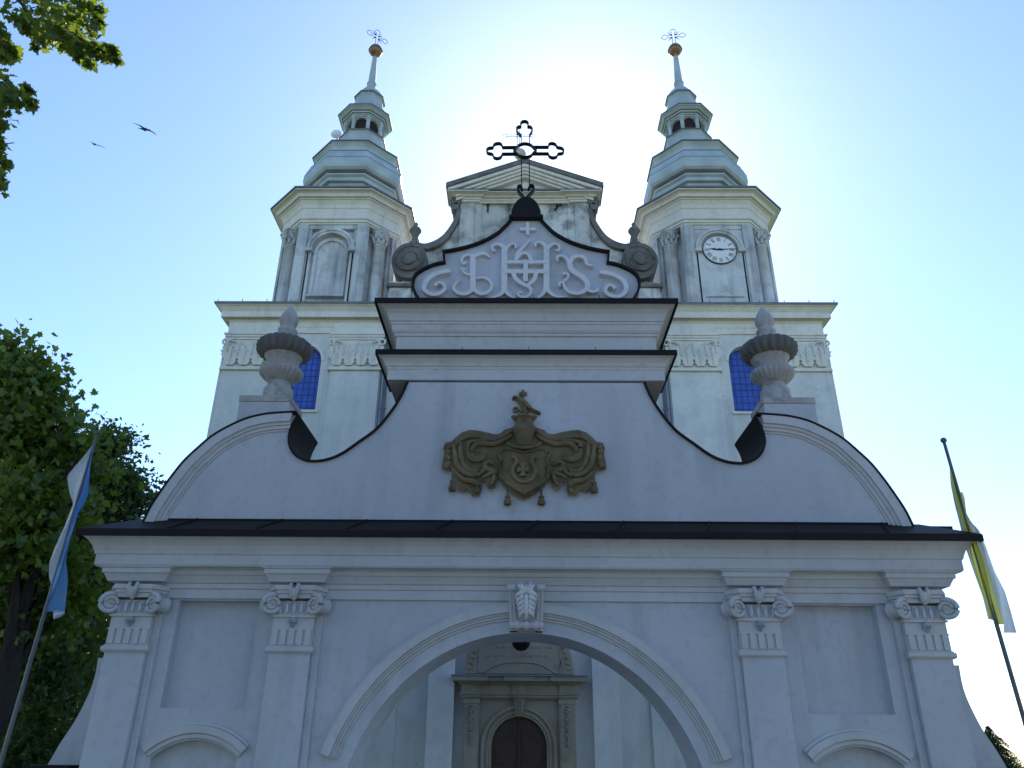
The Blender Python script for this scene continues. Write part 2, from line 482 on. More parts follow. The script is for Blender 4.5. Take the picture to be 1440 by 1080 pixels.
# pilasters with capitals
def capital(par, cx, zb, name='capital'):
    """ionic capital, its foot at zb, on a pilaster whose face is at Y=12.84"""
    YF = 12.84
    z = lambda y: zy(y, YF)
    hw = 0.335
    mb = MB()
    # astragal
    mb.tube([(cx - hw - .045, YF - .01, z(917)), (cx + hw + .045, YF - .01, z(917))], 0.045, 10)
    mb.box(cx - hw - .02, cx + hw + .02, YF - .02, YF + .14, z(922), z(911))
    # fluted neck
    mb.box(cx - hw, cx + hw, YF - .005, YF + .14, z(911), z(889))
    for k in range(5):
        fx = cx - hw + 2 * hw * (k + .5) / 5
        mb.box(fx - .047, fx + .047, YF - .032, YF, z(910), z(891.5))
        mb.slab([[(fx - .047, z(891.5)), (fx + .047, z(891.5))] + arcpts(fx, z(891.5), .047, 0, PI, 6)], YF - .032, YF)
    mb.box(cx - hw - .012, cx + hw + .012, YF - .03, YF + .14, z(889), z(887.3))
    mb.box(cx - hw + .005, cx + hw - .005, YF - .01, YF + .14, z(887.3), z(871))
    # pendant palmette
    zc = z(872)
    for a, l in ((0, .15), (-.5, .13), (.5, .13)):
        mb.tube([(cx + math.sin(a) * .02, YF - .03, zc), (cx + math.sin(a) * l * .55, YF - .055, zc - l * .5), (cx + math.sin(a) * l * .45, YF - .03, zc - l)], [.03, .042, .012], 6)
    # echinus with egg and dart
    mb.box(cx - hw - .02, cx + hw + .02, YF - .05, YF + .14, z(871), z(868))
    mb.box(cx - hw, cx + hw, YF - .03, YF + .14, z(868), z(848))
    for k in range(-2, 3):
        ex = cx + k * .115
        ring = []
        for (dz, r) in ((-.085, .008), (-.06, .032), (0, .043), (.05, .036), (.085, .015)):
            ring.append([(ex + r * math.cos(2 * PI * q / 8), YF - .035 - .8 * r * math.sin(2 * PI * q / 8), z(858.5) + dz) for q in range(8)])
        mb.stack(ring, 0, True)
        mb.tube([(ex - .057, YF - .045, z(849)), (ex - .057, YF - .05, z(867))], [.012, .006], 5)
    o = mb.build(name, M['trim'], par, bevel=0.006)
    # abacus, splayed
    mb = MB()
    for (za, zb_, g) in ((845, 838.5, 0.0), (838.5, 834, .03), (834, 827.5, .055)):
        mb.slab([[(cx - .43 - g, 0), (cx + .43 + g, 0), (cx + .26 + g, -.21 - g), (cx - .26 - g, -.21 - g)]], 0, 1,
                rot=lambda x, y, q, za=za, zb_=zb_: (x, YF + .1 + q, z(za) + (z(zb_) - z(za)) * y))
    mb.build('abacus', M['trim'], o, bevel=0.006)
    # fleuron
    mb = MB()
    zt_ = z(824)
    for k in range(-1, 2):
        mb.tube([(cx + k * .06, YF - .17, zt_ - .02), (cx + k * .055, YF - .2, zt_ - .11), (cx + k * .035, YF - .17, zt_ - .22), (cx, YF - .12, zt_ - .27)], [.03, .04, .035, .02], 7)
    mb.build('fleuron', M['trim'], o)
    # volutes turned towards the middle of the capital
    for sg in (-1, 1):
        mb = MB()
        vx, vz, vy = cx + sg * .35, z(854), YF - .11
        a = sg * -R(28)
        def T(p):   # local (u across, d depth, h up)
            return (vx + p[0] * math.cos(a) - p[1] * math.sin(a), vy + p[0] * math.sin(a) + p[1] * math.cos(a), vz + p[2])
        n = 20
        mb.stack([[T((r * math.cos(2 * PI * k / n), d, .9 * r * math.sin(2 * PI * k / n))) for k in range(n)] for d, r in ((.0, .145), (.06, .13), (.1, .125), (.16, .13), (.22, .15))], 0, True)
        sp = []; N = 46
        for i in range(N):
            t = i / (N - 1); ang = PI / 2 + sg * (-t * 2 * PI * 2.1) + (0 if sg > 0 else 0); r = .15 * (1 - t) ** .8 + .012
            sp.append(T((r * math.cos(ang), -.012, .95 * r * math.sin(ang))))
        lead = [T((-sg * .26, .02, .12)), T((-sg * .16, .0, .155)), T((-sg * .07, -.01, .16))]
        mb.tube(lead + sp, [.012, .022, .028] + [.032 * (1 - i / N) + .012 for i in range(N)], 6)
        mb.build('volute', M['trim'], o)
    return o
pil = [(G(141, 925, 12.84)[0] + G(207, 921, 12.84)[0]) / 2, (G(373.6, 920, 12.84)[0] + G(440, 920, 12.84)[0]) / 2]
for cx, back in ((pil[0], .12), (pil[1], .12), (-pil[1], -.12), (-pil[0], -.12)):
    mb = MB()
    mb.box(cx - .33, cx + .33, 12.84, YW + .01, GZ, zy(920, 12.84))
    x0, x1 = sorted((cx + math.copysign(.33, back), cx + math.copysign(.33, back) + back))
    mb.box(x0, x1, 12.93, YW + .01, GZ, zy(845, 12.93))
    mb.box(cx - .42, cx + .42, 12.72, YW + .012, GZ, GZ + .55)
    o = mb.build('pilaster', M['gate'], gate, bevel=0.012)
    capital(o, cx, 0)
# main entablature, all round, broken forward over the pilasters
ES = .92
def ent_prof(shift, lower):
    """px-read profile, shift = extra projection of the lower mouldings"""
    pts = [(.05, 845), (.05, 832), (.08, 830.5), (.08, 824), (.11, 822.8), (.13, 819), (.17, 812.5), (.20, 811), (.20, 805), (.235, 803), (.235, 801.5)] if lower else \
          [(.25, 801.8), (.36, None), (.385, 797), (.385, 783.5), (.41, 782), (.42, 778), (.46, 770), (.52, 763), (.575, 758.5), (.59, 757.5), (.59, 755)]
    out = []
    for o, y in pts:
        o *= ES
        out.append((o + shift, out[-1][1] if y is None else zy(y, YW - o)))
    return [(-.3, out[0][1])] + out + [(-.3, out[-1][1])]
ring = [(-XE, YB), (-XE, YW), (XE, YW), (XE, YB)]
mb = MB()
mb.sweep(ent_prof(0, True), ring, True)
mb.sweep(ent_prof(0, False), ring, True)
for cx in (pil[0], pil[1], -pil[1], -pil[0]):
    w2 = .36
    pp = [(o, z_ + .002 * (k % 2)) for k, (o, z_) in enumerate(ent_prof(0.0, True)[1:-1])]
    pp = [(-.02, pp[1][1] + (zy(823, 12.9) - zy(845, 12.9)))] + [q for q in pp if q[1] > zy(829, 12.9)] + [(-.02, pp[-1][1] - .003)]
    x0, x1 = cx - w2, cx + w2
    if abs(cx) > 5: 
        if cx < 0: x0 = -XE - .03
        else: x1 = XE + .03
    mb.sweep(pp, [(x0, YW + .05), (x0, YW - .14), (x1, YW - .14), (x1, YW + .05)], False)
mb.build('cornice', M['trim'], gate, bevel=0.006)
# sheet metal roof over the cornice
ze0, ze1, zw_ = zy(755.5, YW - .61), zy(746.5, YW - .62), zy(733.5, YW)
mb = MB()
mb.sweep([(-.02, zw_), (.62, ze1), (.63, ze1 - .02), (.63, ze0 - .015), (.60, ze0 - .015), (.595, ze0 + .02), (-.02, ze0 + .02)], ring, True)
mb.sweep([(.006, zw_ + .02), (.02, zw_ - .005), (.01, zw_ - .03), (0.001, zw_ - .01)], [(-6.2, 13.05), (-6.2, 13.0), (6.2, 13.0), (6.2, 13.05)], False)
for k in range(9):
    xk = -5.9 + k * 1.475
    mb.add([(xk - .012, YW - .60, ze1 + .0), (xk + .012, YW - .60, ze1), (xk + .012, YW - .60, ze1 + .03), (xk - .012, YW - .60, ze1 + .03),
            (xk + .2, YW, zw_), (xk + .224, YW, zw_), (xk + .224, YW, zw_ + .03), (xk + .2, YW, zw_ + .03)],
           [(0, 1, 2, 3), (7, 6, 5, 4), (0, 4, 5, 1), (1, 5, 6, 2), (2, 6, 7, 3), (3, 7, 4, 0)])
for sgn in (-1, 1):
    mb.box(sgn * 6.9 - .4, sgn * 6.9 + .4, YW + .02, YB - .02, ze0 + .01, zw_ - .03)
mb.build('roof', M['roof'], gate)
# curved crest wall
arcL = [(204, 738), (215, 715), (230, 692), (245, 671), (262, 650), (280, 633), (300, 616), (322, 603), (345, 592.5), (362, 587.5), (380, 584.3), (400, 582.8), (418, 582)]
curl = [(418, 582), (409.5, 597), (405, 611), (405.2, 624), (411, 637), (424, 646), (440, 649), (460, 646.5), (481, 638), (505, 621.5), (530, 603), (551, 578), (565.5, 555), (574, 536)]
aL = smooth([G(x, y, 12.95) for x, y in arcL], 3)
cL = smooth([G(x, y, 12.95) for x, y in curl], 4)
left = aL + cL[1:]
mb = MB()
zb_ = zw_ - .1
mb.slab([[(left[0][0], zb_)] + left + mir(left)[::-1] + [(-left[0][0], zb_)]], YW, 14.28)
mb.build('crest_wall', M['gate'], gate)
for sgn in (1, -1):
    mb = MB()
    for d0, d1, pr in ((0.002, .16, .12), (.16, .215, .08), (.215, .28, .05), (.28, .32, .02)):
        o = offset(aL, -d0); i = offset(aL, -d1)
        i = [(min(q[0], -4.29), q[1]) for q in i]; o = [(min(q[0], -4.27), q[1]) for q in o]
        if sgn < 0: o, i = mir(o), mir(i)
        mb.band(o, i, YW - pr, YW + .01)
    mb.build('scroll_moulding', M['trim'], gate, bevel=0.018)
    mb = MB()
    for seg in (aL, cL):
        q = seg if sgn == 1 else mir(seg)
        mb.band(offset(q, .034 * sgn), offset(q, -.004 * sgn), YW - .13 if seg is aL else YW - .05, 14.42)
    mb.build('coping', M['roof'], gate)
# lower and upper gable cornices
def solve(wall, corner):     # wall half width and projection from the wall's and the corner's places in the photo
    uw = -G(wall[0], wall[1], YW)[0] / YW; uc = -(G(corner[0], corner[1], YW)[0] + AX) / YW
    return uw * YW, YW * (uc - uw) / (1 + uc)
xl, pl_ = solve((547, 527), (524, 494))
LS = pl_ / .47
rect = lambda x: [(-x, 14.25), (-x, YW), (x, YW), (x, 14.25)]
mb = MB()
pf = [(.05, 534.5), (.05, 520.5), (.08, 519), (.08, 516), (.12, 515), (.16, 510), (.25, 504), (.35, 500), (.40, 498.5), (.40, 495)]
pz = [(o * LS, zy(y, YW - o * LS)) for o, y in pf]
mb.sweep([(-.02, pz[0][1])] + pz + [(-.02, pz[-1][1])], rect(xl), True)
mb.box(-xl + .01, xl - .01, YW + .01, 14.24, pz[0][1] + .004, pz[-1][1] - .004)
mb.build('lower_gable_cornice', M['trim'], gate, bevel=0.006)
mb = MB()
zl0, zl1 = zy(498, YW - pl_), zy(491.3, YW - pl_)
mb.sweep([(-.3, zl1 + .12), (pl_, zl1), (pl_, zl0), (pl_ - .03, zl0), (pl_ - .04, zl0 + .03), (-.3, zl0 + .03)], rect(xl), True)
mb.box(-xl + .1, xl - .1, YW + .1, 14.1, zl0 + .05, zl1 + .118)
for k in range(3): mb.box(-1.2 + k * 1.25, -1.19 + k * 1.25, YW - pl_ + .03, YW - pl_ + .05, zl1, zl1 + .07)
mb.build('roof', M['roof'], gate)
xu, pu_ = solve((557, 482), (523, 420))
US = pu_ / .54
mb = MB()
pf = [(.0, 494), (.0, 474), (.045, 472.5), (.045, 469), (.07, 468), (.11, 464), (.125, 459), (.125, 457), (.155, 455.5), (.155, 452.5), (.19, 451), (.20, 448), (.24, 441), (.32, 434), (.42, 429), (.47, 427.5), (.47, 423)]
pz = [(o * US, zy(y, YW - o * US)) for o, y in pf]
mb.sweep([(-.3, pz[0][1])] + pz + [(-.3, pz[-1][1])], rect(xu), True)
mb.box(-xu + .1, xu - .1, YW + .1, 14.1, pz[0][1], pz[-1][1] - .01)
mb.build('upper_gable_cornice', M['trim'], gate, bevel=0.006)
zu0, zu1 = zy(425.5, YW - pu_), zy(418.8, YW - pu_)
mb = MB()
mb.sweep([(-.3, zu1 + .14), (pu_, zu1), (pu_, zu0), (pu_ - .03, zu0), (pu_ - .04, zu0 + .03), (-.3, zu0 + .03)], rect(xu), True)
mb.box(-xu + .1, xu - .1, YW + .1, 14.1, zu0 + .05, zu1 + .138)
for k in range(3): mb.box(-1.1 + k * 1.25, -1.09 + k * 1.25, YW - pu_ + .03, YW - pu_ + .05, zu1, zu1 + .09)
mb.build('roof', M['roof'], gate)
# monogram gable
LX = lambda x, y, Y=12.97: G(570 + x / 4.235, 280 + y / 4.235, Y)
crl = [(100, 612), (72, 575), (54, 530), (52, 500), (63, 462), (90, 438), (122, 420), (180, 396), (240, 384)]
cr2 = [(240, 384), (236, 355), (234, 320)]
cr3 = [(234, 320), (300, 309), (380, 290), (470, 258), (550, 213), (600, 168), (640, 124)]
g1 = smooth([LX(*p) for p in crl], 3); g2 = [LX(*p) for p in cr2]; g3 = smooth([LX(*p) for p in cr3], 3)
gl = g1 + g2[1:] + g3[1:]
mb = MB()
mb.slab([[(gl[0][0] + .12, zu1 + .05)] + gl + mir(gl)[::-1] + [(-gl[0][0] - .12, zu1 + .05)]], YW, 14.2)
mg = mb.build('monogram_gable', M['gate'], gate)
for sgn in (1, -1):
    mb = MB(); q = gl if sgn == 1 else mir(gl)
    mb.band(offset(q, .042 * sgn), offset(q, -.004 * sgn), YW - .09, 14.28)
    mb.build('coping', M['roof'], mg)
lay = [0]
mb = MB()
def ST(pts, wid, sm=3):
    lay[0] += 1
    p = [LX(*q) for q in pts]
    if sm: p = smooth(p, sm)
    k = 0.0034
    if isinstance(wid, (list, tuple)):
        wd = [np.interp(i / (len(p) - 1), np.linspace(0, 1, len(wid)), wid) * k for i in range(len(p))]
    else: wd = wid * k
    mb.stroke(p, wd, YW - .055 - .0017 * lay[0] % .05 - .015, YW + .01)
# I
ST([(403, 340), (403, 548)], 32, 0)
ST([(410, 345), (375, 338), (345, 350), (336, 375), (352, 390), (364, 378)], [24, 14, 12, 12, 14, 12])
ST([(405, 350), (440, 332), (478, 332), (502, 352)], [26, 22, 16, 6])
ST([(405, 455), (375, 455), (346, 437), (340, 418), (356, 426)], [18, 14, 12, 12, 14])
ST([(330, 488), (300, 508), (290, 540), (318, 566), (362, 570), (392, 552), (408, 530)], [4, 12, 18, 20, 22, 24, 28])
ST([(425, 478), (470, 474), (505, 496), (515, 527), (498, 556), (458, 570), (425, 558), (405, 535)], [10, 14, 16, 18, 18, 22, 24, 28])
# H with the cross in its middle
ST([(590, 285), (590, 560)], 34, 0); ST([(840, 280), (840, 556)], 34, 0)
ST([(590, 292), (550, 275), (520, 288), (520, 310), (537, 313)], [26, 14, 12, 12, 14])
ST([(595, 320), (612, 290), (640, 273), (660, 285), (652, 298)], [20, 14, 12, 11, 12])
ST([(744, 252), (705, 290), (672, 330), (660, 372)], [3, 14, 22, 26])
ST([(838, 290), (805, 266), (775, 270), (778, 292)], [26, 14, 12, 12])
ST([(842, 310), (862, 285), (893, 274), (916, 290), (912, 312), (894, 314)], [24, 16, 12, 12, 12, 12])
ST([(655, 372), (685, 338), (715, 330), (742, 350), (750, 395)], [22, 20, 18, 20, 24])
ST([(590, 384), (840, 384)], 22, 0); ST([(590, 440), (840, 440)], 26, 0)
ST([(716, 372), (716, 500)], 28, 0)
ST([(640, 440), (658, 485), (700, 515), (740, 535), (748, 565), (722, 592), (686, 590), (668, 572), (690, 564)], [26, 24, 22, 20, 18, 16, 14, 12, 13])
ST([(780, 440), (768, 485), (742, 512), (712, 525)], [26, 24, 20, 12])
ST([(590, 545), (570, 575), (535, 592), (500, 600)], [30, 20, 14, 5]); ST([(590, 545), (615, 578), (650, 602)], [30, 20, 8])
ST([(840, 540), (815, 578), (785, 602)], [30, 20, 8]); ST([(840, 540), (865, 572), (905, 592), (962, 592)], [30, 20, 14, 5])
# S
ST([(1118, 412), (1080, 398), (1068, 366), (1035, 350), (995, 362), (976, 398), (998, 440), (1052, 475), (1082, 512), (1076, 548), (1032, 572), (982, 566), (952, 542), (938, 510), (916, 510), (920, 530)], [5, 16, 20, 20, 24, 28, 32, 32, 30, 26, 22, 20, 18, 15, 13, 12])
ST([(985, 410), (955, 362), (922, 348), (902, 362), (908, 378)], [24, 16, 14, 12, 12])
ST([(940, 500), (968, 478), (962, 455), (935, 458)], [14, 13, 12, 14])
ST([(1070, 545), (1108, 562), (1142, 558), (1140, 540)], [26, 18, 14, 12])
ST([(268, 440), (190, 455), (135, 490), (113, 540), (148, 576), (200, 577), (237, 546), (226, 515), (195, 510), (180, 528)], [22, 26, 28, 26, 22, 22, 20, 16, 14, 20])
ST([(1158, 447), (1236, 462), (1298, 500), (1312, 552), (1278, 590), (1222, 588), (1188, 560), (1203, 528), (1234, 530), (1246, 545)], [22, 26, 28, 26, 22, 22, 20, 16, 14, 20])
ST([(680, 184), (776, 184)], 20, 0); ST([(728, 144), (728, 218)], 20, 0)
mb.build('letter_relief', M['letter'], mg)
# round-topped cap that carries the cross
mb = MB()
c0 = LX(625, 118); c1 = LX(828, 118)
hw = (c1[0] - c0[0]) / 2; zc = c0[1]
mb.box(-hw, hw, YW - .14, 14.3, zc - .03, zc + .03)
hd = hw * .88; hz = zy(282, 13.0) - zc
def dome(y, s=1): return [(hd * s * math.cos(PI * k / 20), y, zc + .02 + hz * 1.0 * s * math.sin(PI * k / 20)) for k in range(21)]
for ya, yb, s, mi in ((YW - .1, YW + .12, 1.0, 0), (YW + .12, 14.2, .97, 0)):
    n = 21
    mb.add(dome(ya, s) + dome(yb, s), [(k, k + 1, n + k + 1, n + k) for k in range(20)] + [tuple(range(n)), tuple(range(n, 2 * n))[::-1]], 0, False)
mb.add(dome(YW - .103, .86), [tuple(range(21))], 0)
mb.build('cap', M['roof'], mg)
# keystone console with acanthus
mb = MB()
KX = lambda x, y, Y: G(520 + x / 3.6, 780 + y / 3.6, Y)
k0 = KX(700, 150, 12.75); k1 = KX(885, 150, 12.75); b0 = KX(708, 385, 12.8); b1 = KX(875, 385, 12.8)
kc = (k0[0] + k1[0]) / 2; kw = (k1[0] - k0[0]) / 2; bw = (b1[0] - b0[0]) / 2; kzt, kzb = k0[1], b0[1]
def con(x0, x1, o0, o1):   # tapering slab between fractions x0..x1 of the half width
    v = []
    for f_, wq, o_ in ((0, bw, o0), (.45, bw + (kw - bw) * .4, (o0 + o1) / 2 - .03), (.85, kw * .98, o1), (1, kw, o1 + .01)):
        zq = kzb + (kzt - kzb) * f_
        v.append([(kc + wq * x0, YW - o_, zq), (kc + wq * x1, YW - o_, zq), (kc + wq * x1, YW + .02, zq), (kc + wq * x0, YW + .02, zq)])
    mb.stack(v)
con(-1, 1, .15, .24)
for s in (-1, 1):
    for a, b_, o_ in ((.56, .98, .03), (.64, .72, .055), (.84, .93, .055)):
        con(*sorted((s * a, s * b_)), .15 + o_, .24 + o_)
    mb.tube([(kc + s * kw * .6, YW - .27, kzt - .06), (kc + s * kw * 1.02, YW - .27, kzt - .06)], .06, 10)
o = mb.build('keystone', M['trim'], gate, bevel=0.006)
mb = MB()
for k in range(7):
    xq = kc + bw * (-.85 + k * .283)
    r = .055 if k % 2 == 0 else .07
    mb.tube([(xq - .045, YW - .19, kzb + .085), (xq, YW - .2, kzb + .085), (xq + .045, YW - .19, kzb + .085)], [r * .8, r * 1.3, r * .8], 10)
mb.build('roll', M['trim'], o)
def leafpoly(cx, cz, w_, h_, teeth=4):
    """serrated upright leaf outline in XZ, tip up"""
    pts = []
    for s in (1, -1):
        seg = []
        for k in range(teeth):
            t0 = k / teeth; t1 = (k + .65) / teeth
            wq = lambda t: w_ * (math.sin(PI * (t * .8 + .2)) ** .8)
            seg.append((s * wq(t0) * .68, t0 * h_)); seg.append((s * wq(t1), (t1 + .1) * h_))
        if s == 1: pts += seg + [(0, h_)]
        else: pts += seg[::-1]
    return [(cx + a, cz + b) for a, b in pts]
mb = MB()
hh = kzt - kzb
mb.slab([leafpoly(kc, kzb + hh * .26, bw * .5, hh * .66, 6)], YW - .27, YW - .2)
for k in range(5):
    zq = kzb + hh * (.34 + .1 * k); wq = bw * (.34 + .05 * k)
    for s_ in (-1, 1):
        mb.tube([(kc, YW - .29, zq + hh * .07), (kc + s_ * wq * .55, YW - .345 - .012 * k, zq + hh * .06), (kc + s_ * wq * 1.05, YW - .33 - .012 * k, zq - hh * .01), (kc + s_ * wq * 1.25, YW - .29, zq - hh * .075)], [.03, .045, .036, .008], 6)
mb.tube([(kc, YW - .29, kzb + hh * .22), (kc, YW - .36, kzb + hh * .35), (kc, YW - .4, kzb + hh * .7), (kc, YW - .36, kzb + hh * .9)], [.012, .035, .035, .02], 6)
for ang in (-1.15, -.6, 0, .6, 1.15):
    mb.tube([(kc, YW - .33, kzb + hh * .74), (kc + math.sin(ang) * .09, YW - .4, kzb + hh * .88), (kc + math.sin(ang) * .15, YW - .37, kzb + hh * (.95 + .08 * math.cos(ang)))], [.025, .042, .008], 6)
mb.build('acanthus_leaf', M['letter'], o)
# pedestals under the urns
pedc = {}
for sgn in (1, -1):
    mb = MB()
    a = G(338, 556, 13.25); b = G(408.8, 556, 13.25)
    x0, x1 = sorted((sgn * a[0], sgn * b[0]))
    zp1 = a[1]; zc_ = zy(566, 13.25)
    mb.box(x0, x1, 13.25, 14.05, 6.6, zc_)
    o = mb.build('pedestal', M['gate'], gate, bevel=.01)
    mb = MB(); mb.box(x0 - .012, x1 + .012, 13.235, 14.065, zc_ - .001, zp1)
    mb.build('cap', M['stone'], o, bevel=.01)
    pedc[sgn] = ((x0 + x1) / 2, zp1)
# coat of arms
arms = MB()
AQ = lambda x, y, Y=12.9: G(560 + x / 4, 530 + y / 4, Y)
mant = [(640, 292), (600, 305), (575, 328), (540, 330), (490, 318), (440, 308), (400, 306), (360, 320), (325, 350), (305, 372), (272, 376), (262, 400), (270, 430), (258, 470), (254, 512), (272, 519), (290, 505), (302, 480), (306, 520), (325, 560), (345, 590), (343, 622), (360, 639), (374, 625), (370, 600), (390, 622), (415, 645), (422, 662), (448, 663), (462, 630), (460, 600), (445, 576), (503, 574), (503, 600), (515, 622), (536, 618), (548, 595), (540, 566), (575, 568), (602, 612), (650, 648), (708, 684)]
mc = 708
full = mant + [(2 * mc - x, y) for x, y in mant[::-1][1:]]
arms.slab([[AQ(*p) for p in full]], YW - .09, YW + .005, chamfer=.03)
for s in (1, -1):
    def AS(pts, r, d=.115):
        p3 = []
        sp = smooth([(mc + s * (x - mc), y) for x, y in pts], 4)
        for x, y in sp:
            q = AQ(x, y); p3.append((q[0], YW - d, q[1]))
        rr = [np.interp(i / (len(sp) - 1), np.linspace(0, 1, len(r)), r) for i in range(len(sp))]
        arms.tube(p3, rr, 7)
    AS([(640, 300), (590, 335), (540, 352), (480, 345), (420, 335), (370, 345), (330, 380)], [.05, .06, .05, .05, .05, .04, .02])
    AS([(640, 330), (590, 360), (530, 380), (470, 375), (430, 390), (410, 430), (430, 460), (475, 455), (490, 435)], [.03, .05, .05, .05, .05, .05, .05, .04, .02])
    AS([(560, 345), (470, 360), (400, 370), (392, 420), (405, 460), (450, 470), (490, 460)], [.03, .04, .04, .04, .05, .05, .02])
    AS([(310, 380), (320, 440), (335, 500), (370, 540), (420, 555), (450, 535)], [.03, .05, .06, .05, .05, .02])
    AS([(350, 370), (350, 430), (365, 490), (400, 530), (440, 530), (455, 505)], [.03, .05, .05, .05, .04, .02])
    AS([(325, 540), (370, 580), (420, 590), (450, 615), (438, 655)], [.03, .05, .06, .06, .03])
    AS([(268, 385), (285, 405), (275, 440), (285, 480), (265, 512)], [.03, .05, .05, .05, .04])
    AS([(480, 480), (500, 520), (530, 530), (545, 555), (522, 610)], [.03, .05, .05, .05, .03])
    AS([(470, 570), (520, 545), (560, 540)], [.03, .04, .03])
    AS([(440, 560), (480, 530), (490, 490), (520, 480), (545, 500)], [.03, .04, .04, .04, .02])
    AS([(395, 310), (350, 340), (318, 390), (325, 450)], [.02, .04, .05, .03], .08)
arm_o = arms.build('coat_of_arms', M['arms'], gate)
mb = MB()
sh = [(553, 440), (572, 425), (592, 404), (640, 408), (708, 428), (776, 408), (824, 404), (844, 425), (863, 440), (842, 480), (838, 515), (848, 562), (812, 612), (762, 645), (708, 676), (654, 645), (604, 612), (568, 562), (578, 515), (574, 480)]
mb.slab([[AQ(*p) for p in sh]], YW - .19, YW - .05, chamfer=.04)
bd = offset([AQ(*p) for p in sh], -.03, True)
if abs(bd[0][0]) > abs(AQ(*sh[0])[0]): bd = offset([AQ(*p) for p in sh], .03, True)
mb.tube([(x, YW - .2, z_) for x, z_ in bd + bd[:1]], .028, 6)
hs = smooth([AQ(*p) for p in [(655, 465), (668, 490), (648, 520), (645, 555), (668, 590), (708, 602), (748, 590), (770, 555), (768, 520), (750, 490), (762, 465)]], 4)
mb.stroke(hs, .06, YW - .25, YW - .14)
for e in ((655, 465), (762, 465)):
    q = AQ(*e); mb.box(q[0] - .06, q[0] + .06, YW - .247, YW - .14, q[1] - .025, q[1] + .035)
q = AQ(702, 535)
for (dx, dz, a) in ((0, .09, 0), (0, -.09, 0), (.1, 0, 1), (-.1, 0, 1)):
    if a == 0: mb.slab([[(q[0] - .02, q[1]), (q[0] + .02, q[1]), (q[0] + .055, q[1] + dz * 1.3), (q[0] - .055, q[1] + dz * 1.3)]], YW - .25, YW - .14)
    else: mb.slab([[(q[0], q[1] - .02), (q[0], q[1] + .02), (q[0] + dx * 1.0, q[1] + .05), (q[0] + dx * 1.0, q[1] - .05)]], YW - .252, YW - .14)
mb.build('shield', M['arms'], arm_o)
# helmet and crown
mb = MB()
hc = AQ(708, 330)
def half(zpx, rx, d, n=10):
    z_ = AQ(708, zpx)[1]
    return [(hc[0] + rx * math.cos(PI + PI * k / n), YW - .06 + d * math.sin(PI + PI * k / n), z_) for k in range(n + 1)]
hp = [(420, .02, .14), (408, .1, .2), (392, .19, .24), (380, .17, .23), (362, .15, .24), (340, .165, .27), (318, .205, .31), (300, .22, .32), (284, .21, .29), (268, .165, .22), (256, .155, .2), (246, .165, .2), (238, .2, .24)]
mb.stack([half(*q) for q in hp], 0, True, cap=(True, True))
c_ = smooth([AQ(*p) for p in [(610, 380), (640, 402), (708, 420), (776, 402), (806, 380)]], 4)
for i in range(len(c_) - 1): pass
mb.tube([(x, YW - .2 - .1 * (1 - abs(x - hc[0]) / .35), z_) for x, z_ in c_], [.012] + [.03] * (len(c_) - 2) + [.012], 6)
mb.tube([(hc[0], YW - .29, AQ(708, 400)[1]), (hc[0], YW - .33, AQ(708, 330)[1]), (hc[0], YW - .31, AQ(708, 270)[1])], [.012, .02, .012], 6)
for k in range(-2, 3):
    x = hc[0] + k * .09
    mb.lathe([(.01, AQ(708, 244)[1]), (.05, AQ(708, 236)[1]), (.06, AQ(708, 226)[1]), (.03, AQ(708, 215 + 3 * abs(k))[1])], x, YW - .13 - .03 * (2 - abs(k)), 8)
mb.build('helmet', M['arms'], arm_o)
# the bird and small cross above the crown
mb = MB()
bp_ = smooth([AQ(*p) for p in [(640, 122), (643, 108), (655, 99), (672, 102), (690, 108), (715, 125), (738, 148), (755, 168), (775, 180), (802, 195), (796, 206), (765, 196), (735, 185), (728, 202), (712, 200), (702, 185), (688, 165), (676, 142), (664, 124), (650, 120)]], 2, True)
mb.slab([bp_], YW - .1, YW - .01, chamfer=.03)
mb.tube([(AQ(x, y)[0], YW - .11, AQ(x, y)[1]) for x, y in ((672, 115), (705, 140), (735, 170), (790, 200))], [.02, .045, .03, .008], 6)
mb.tube([(AQ(x, y)[0], YW - .05, AQ(x, y)[1]) for x, y in ((705, 182), (690, 190), (676, 178))], [.025, .02, .015], 6)
q = AQ(660, 178)
mb.slab([arcpts(q[0], q[1], .055, 0, 2 * PI, 16)[:-1], arcpts(q[0], q[1], .032, 0, 2 * PI, 16)[:-1]], YW - .07, YW - .02)
mb.box(q[0] - .012, q[0] + .012, YW - .06, YW - .02, q[1] - .04, q[1] + .04)
q = AQ(702, 86)
mb.box(q[0] - .07, q[0] + .07, YW - .06, YW + .0, q[1] - .025, q[1] + .025); mb.box(q[0] - .025, q[0] + .025, YW - .063, YW - .003, q[1] - .065, q[1] + .065)
q2 = AQ(716, 203); mb.box(q2[0] - .02, q2[0] + .02, YW - .06, YW, q2[1] - .05, q2[1])
mb.build('bird_crest', M['arms'], arm_o)
for tx, ty, tl in ((302, 540, 100), (614, 630, 88), (806, 632, 86), (1104, 545, 105)):
    mb = MB()
    q = AQ(tx + (8 if tx < 700 else 0), ty); q1 = AQ(tx, ty + tl)
    h_ = q[1] - q1[1]; x = q1[0]
    mb.lathe([(.018, q[1]), (.018, q[1] - .38 * h_), (.045, q[1] - .42 * h_), (.05, q[1] - .55 * h_), (.03, q[1] - .6 * h_), (.06, q[1] - .7 * h_), (.07, q[1] - .95 * h_), (.05, q1[1])], x, YW - .07, 12)
    mb.build('tassel', M['arms'], arm_o)

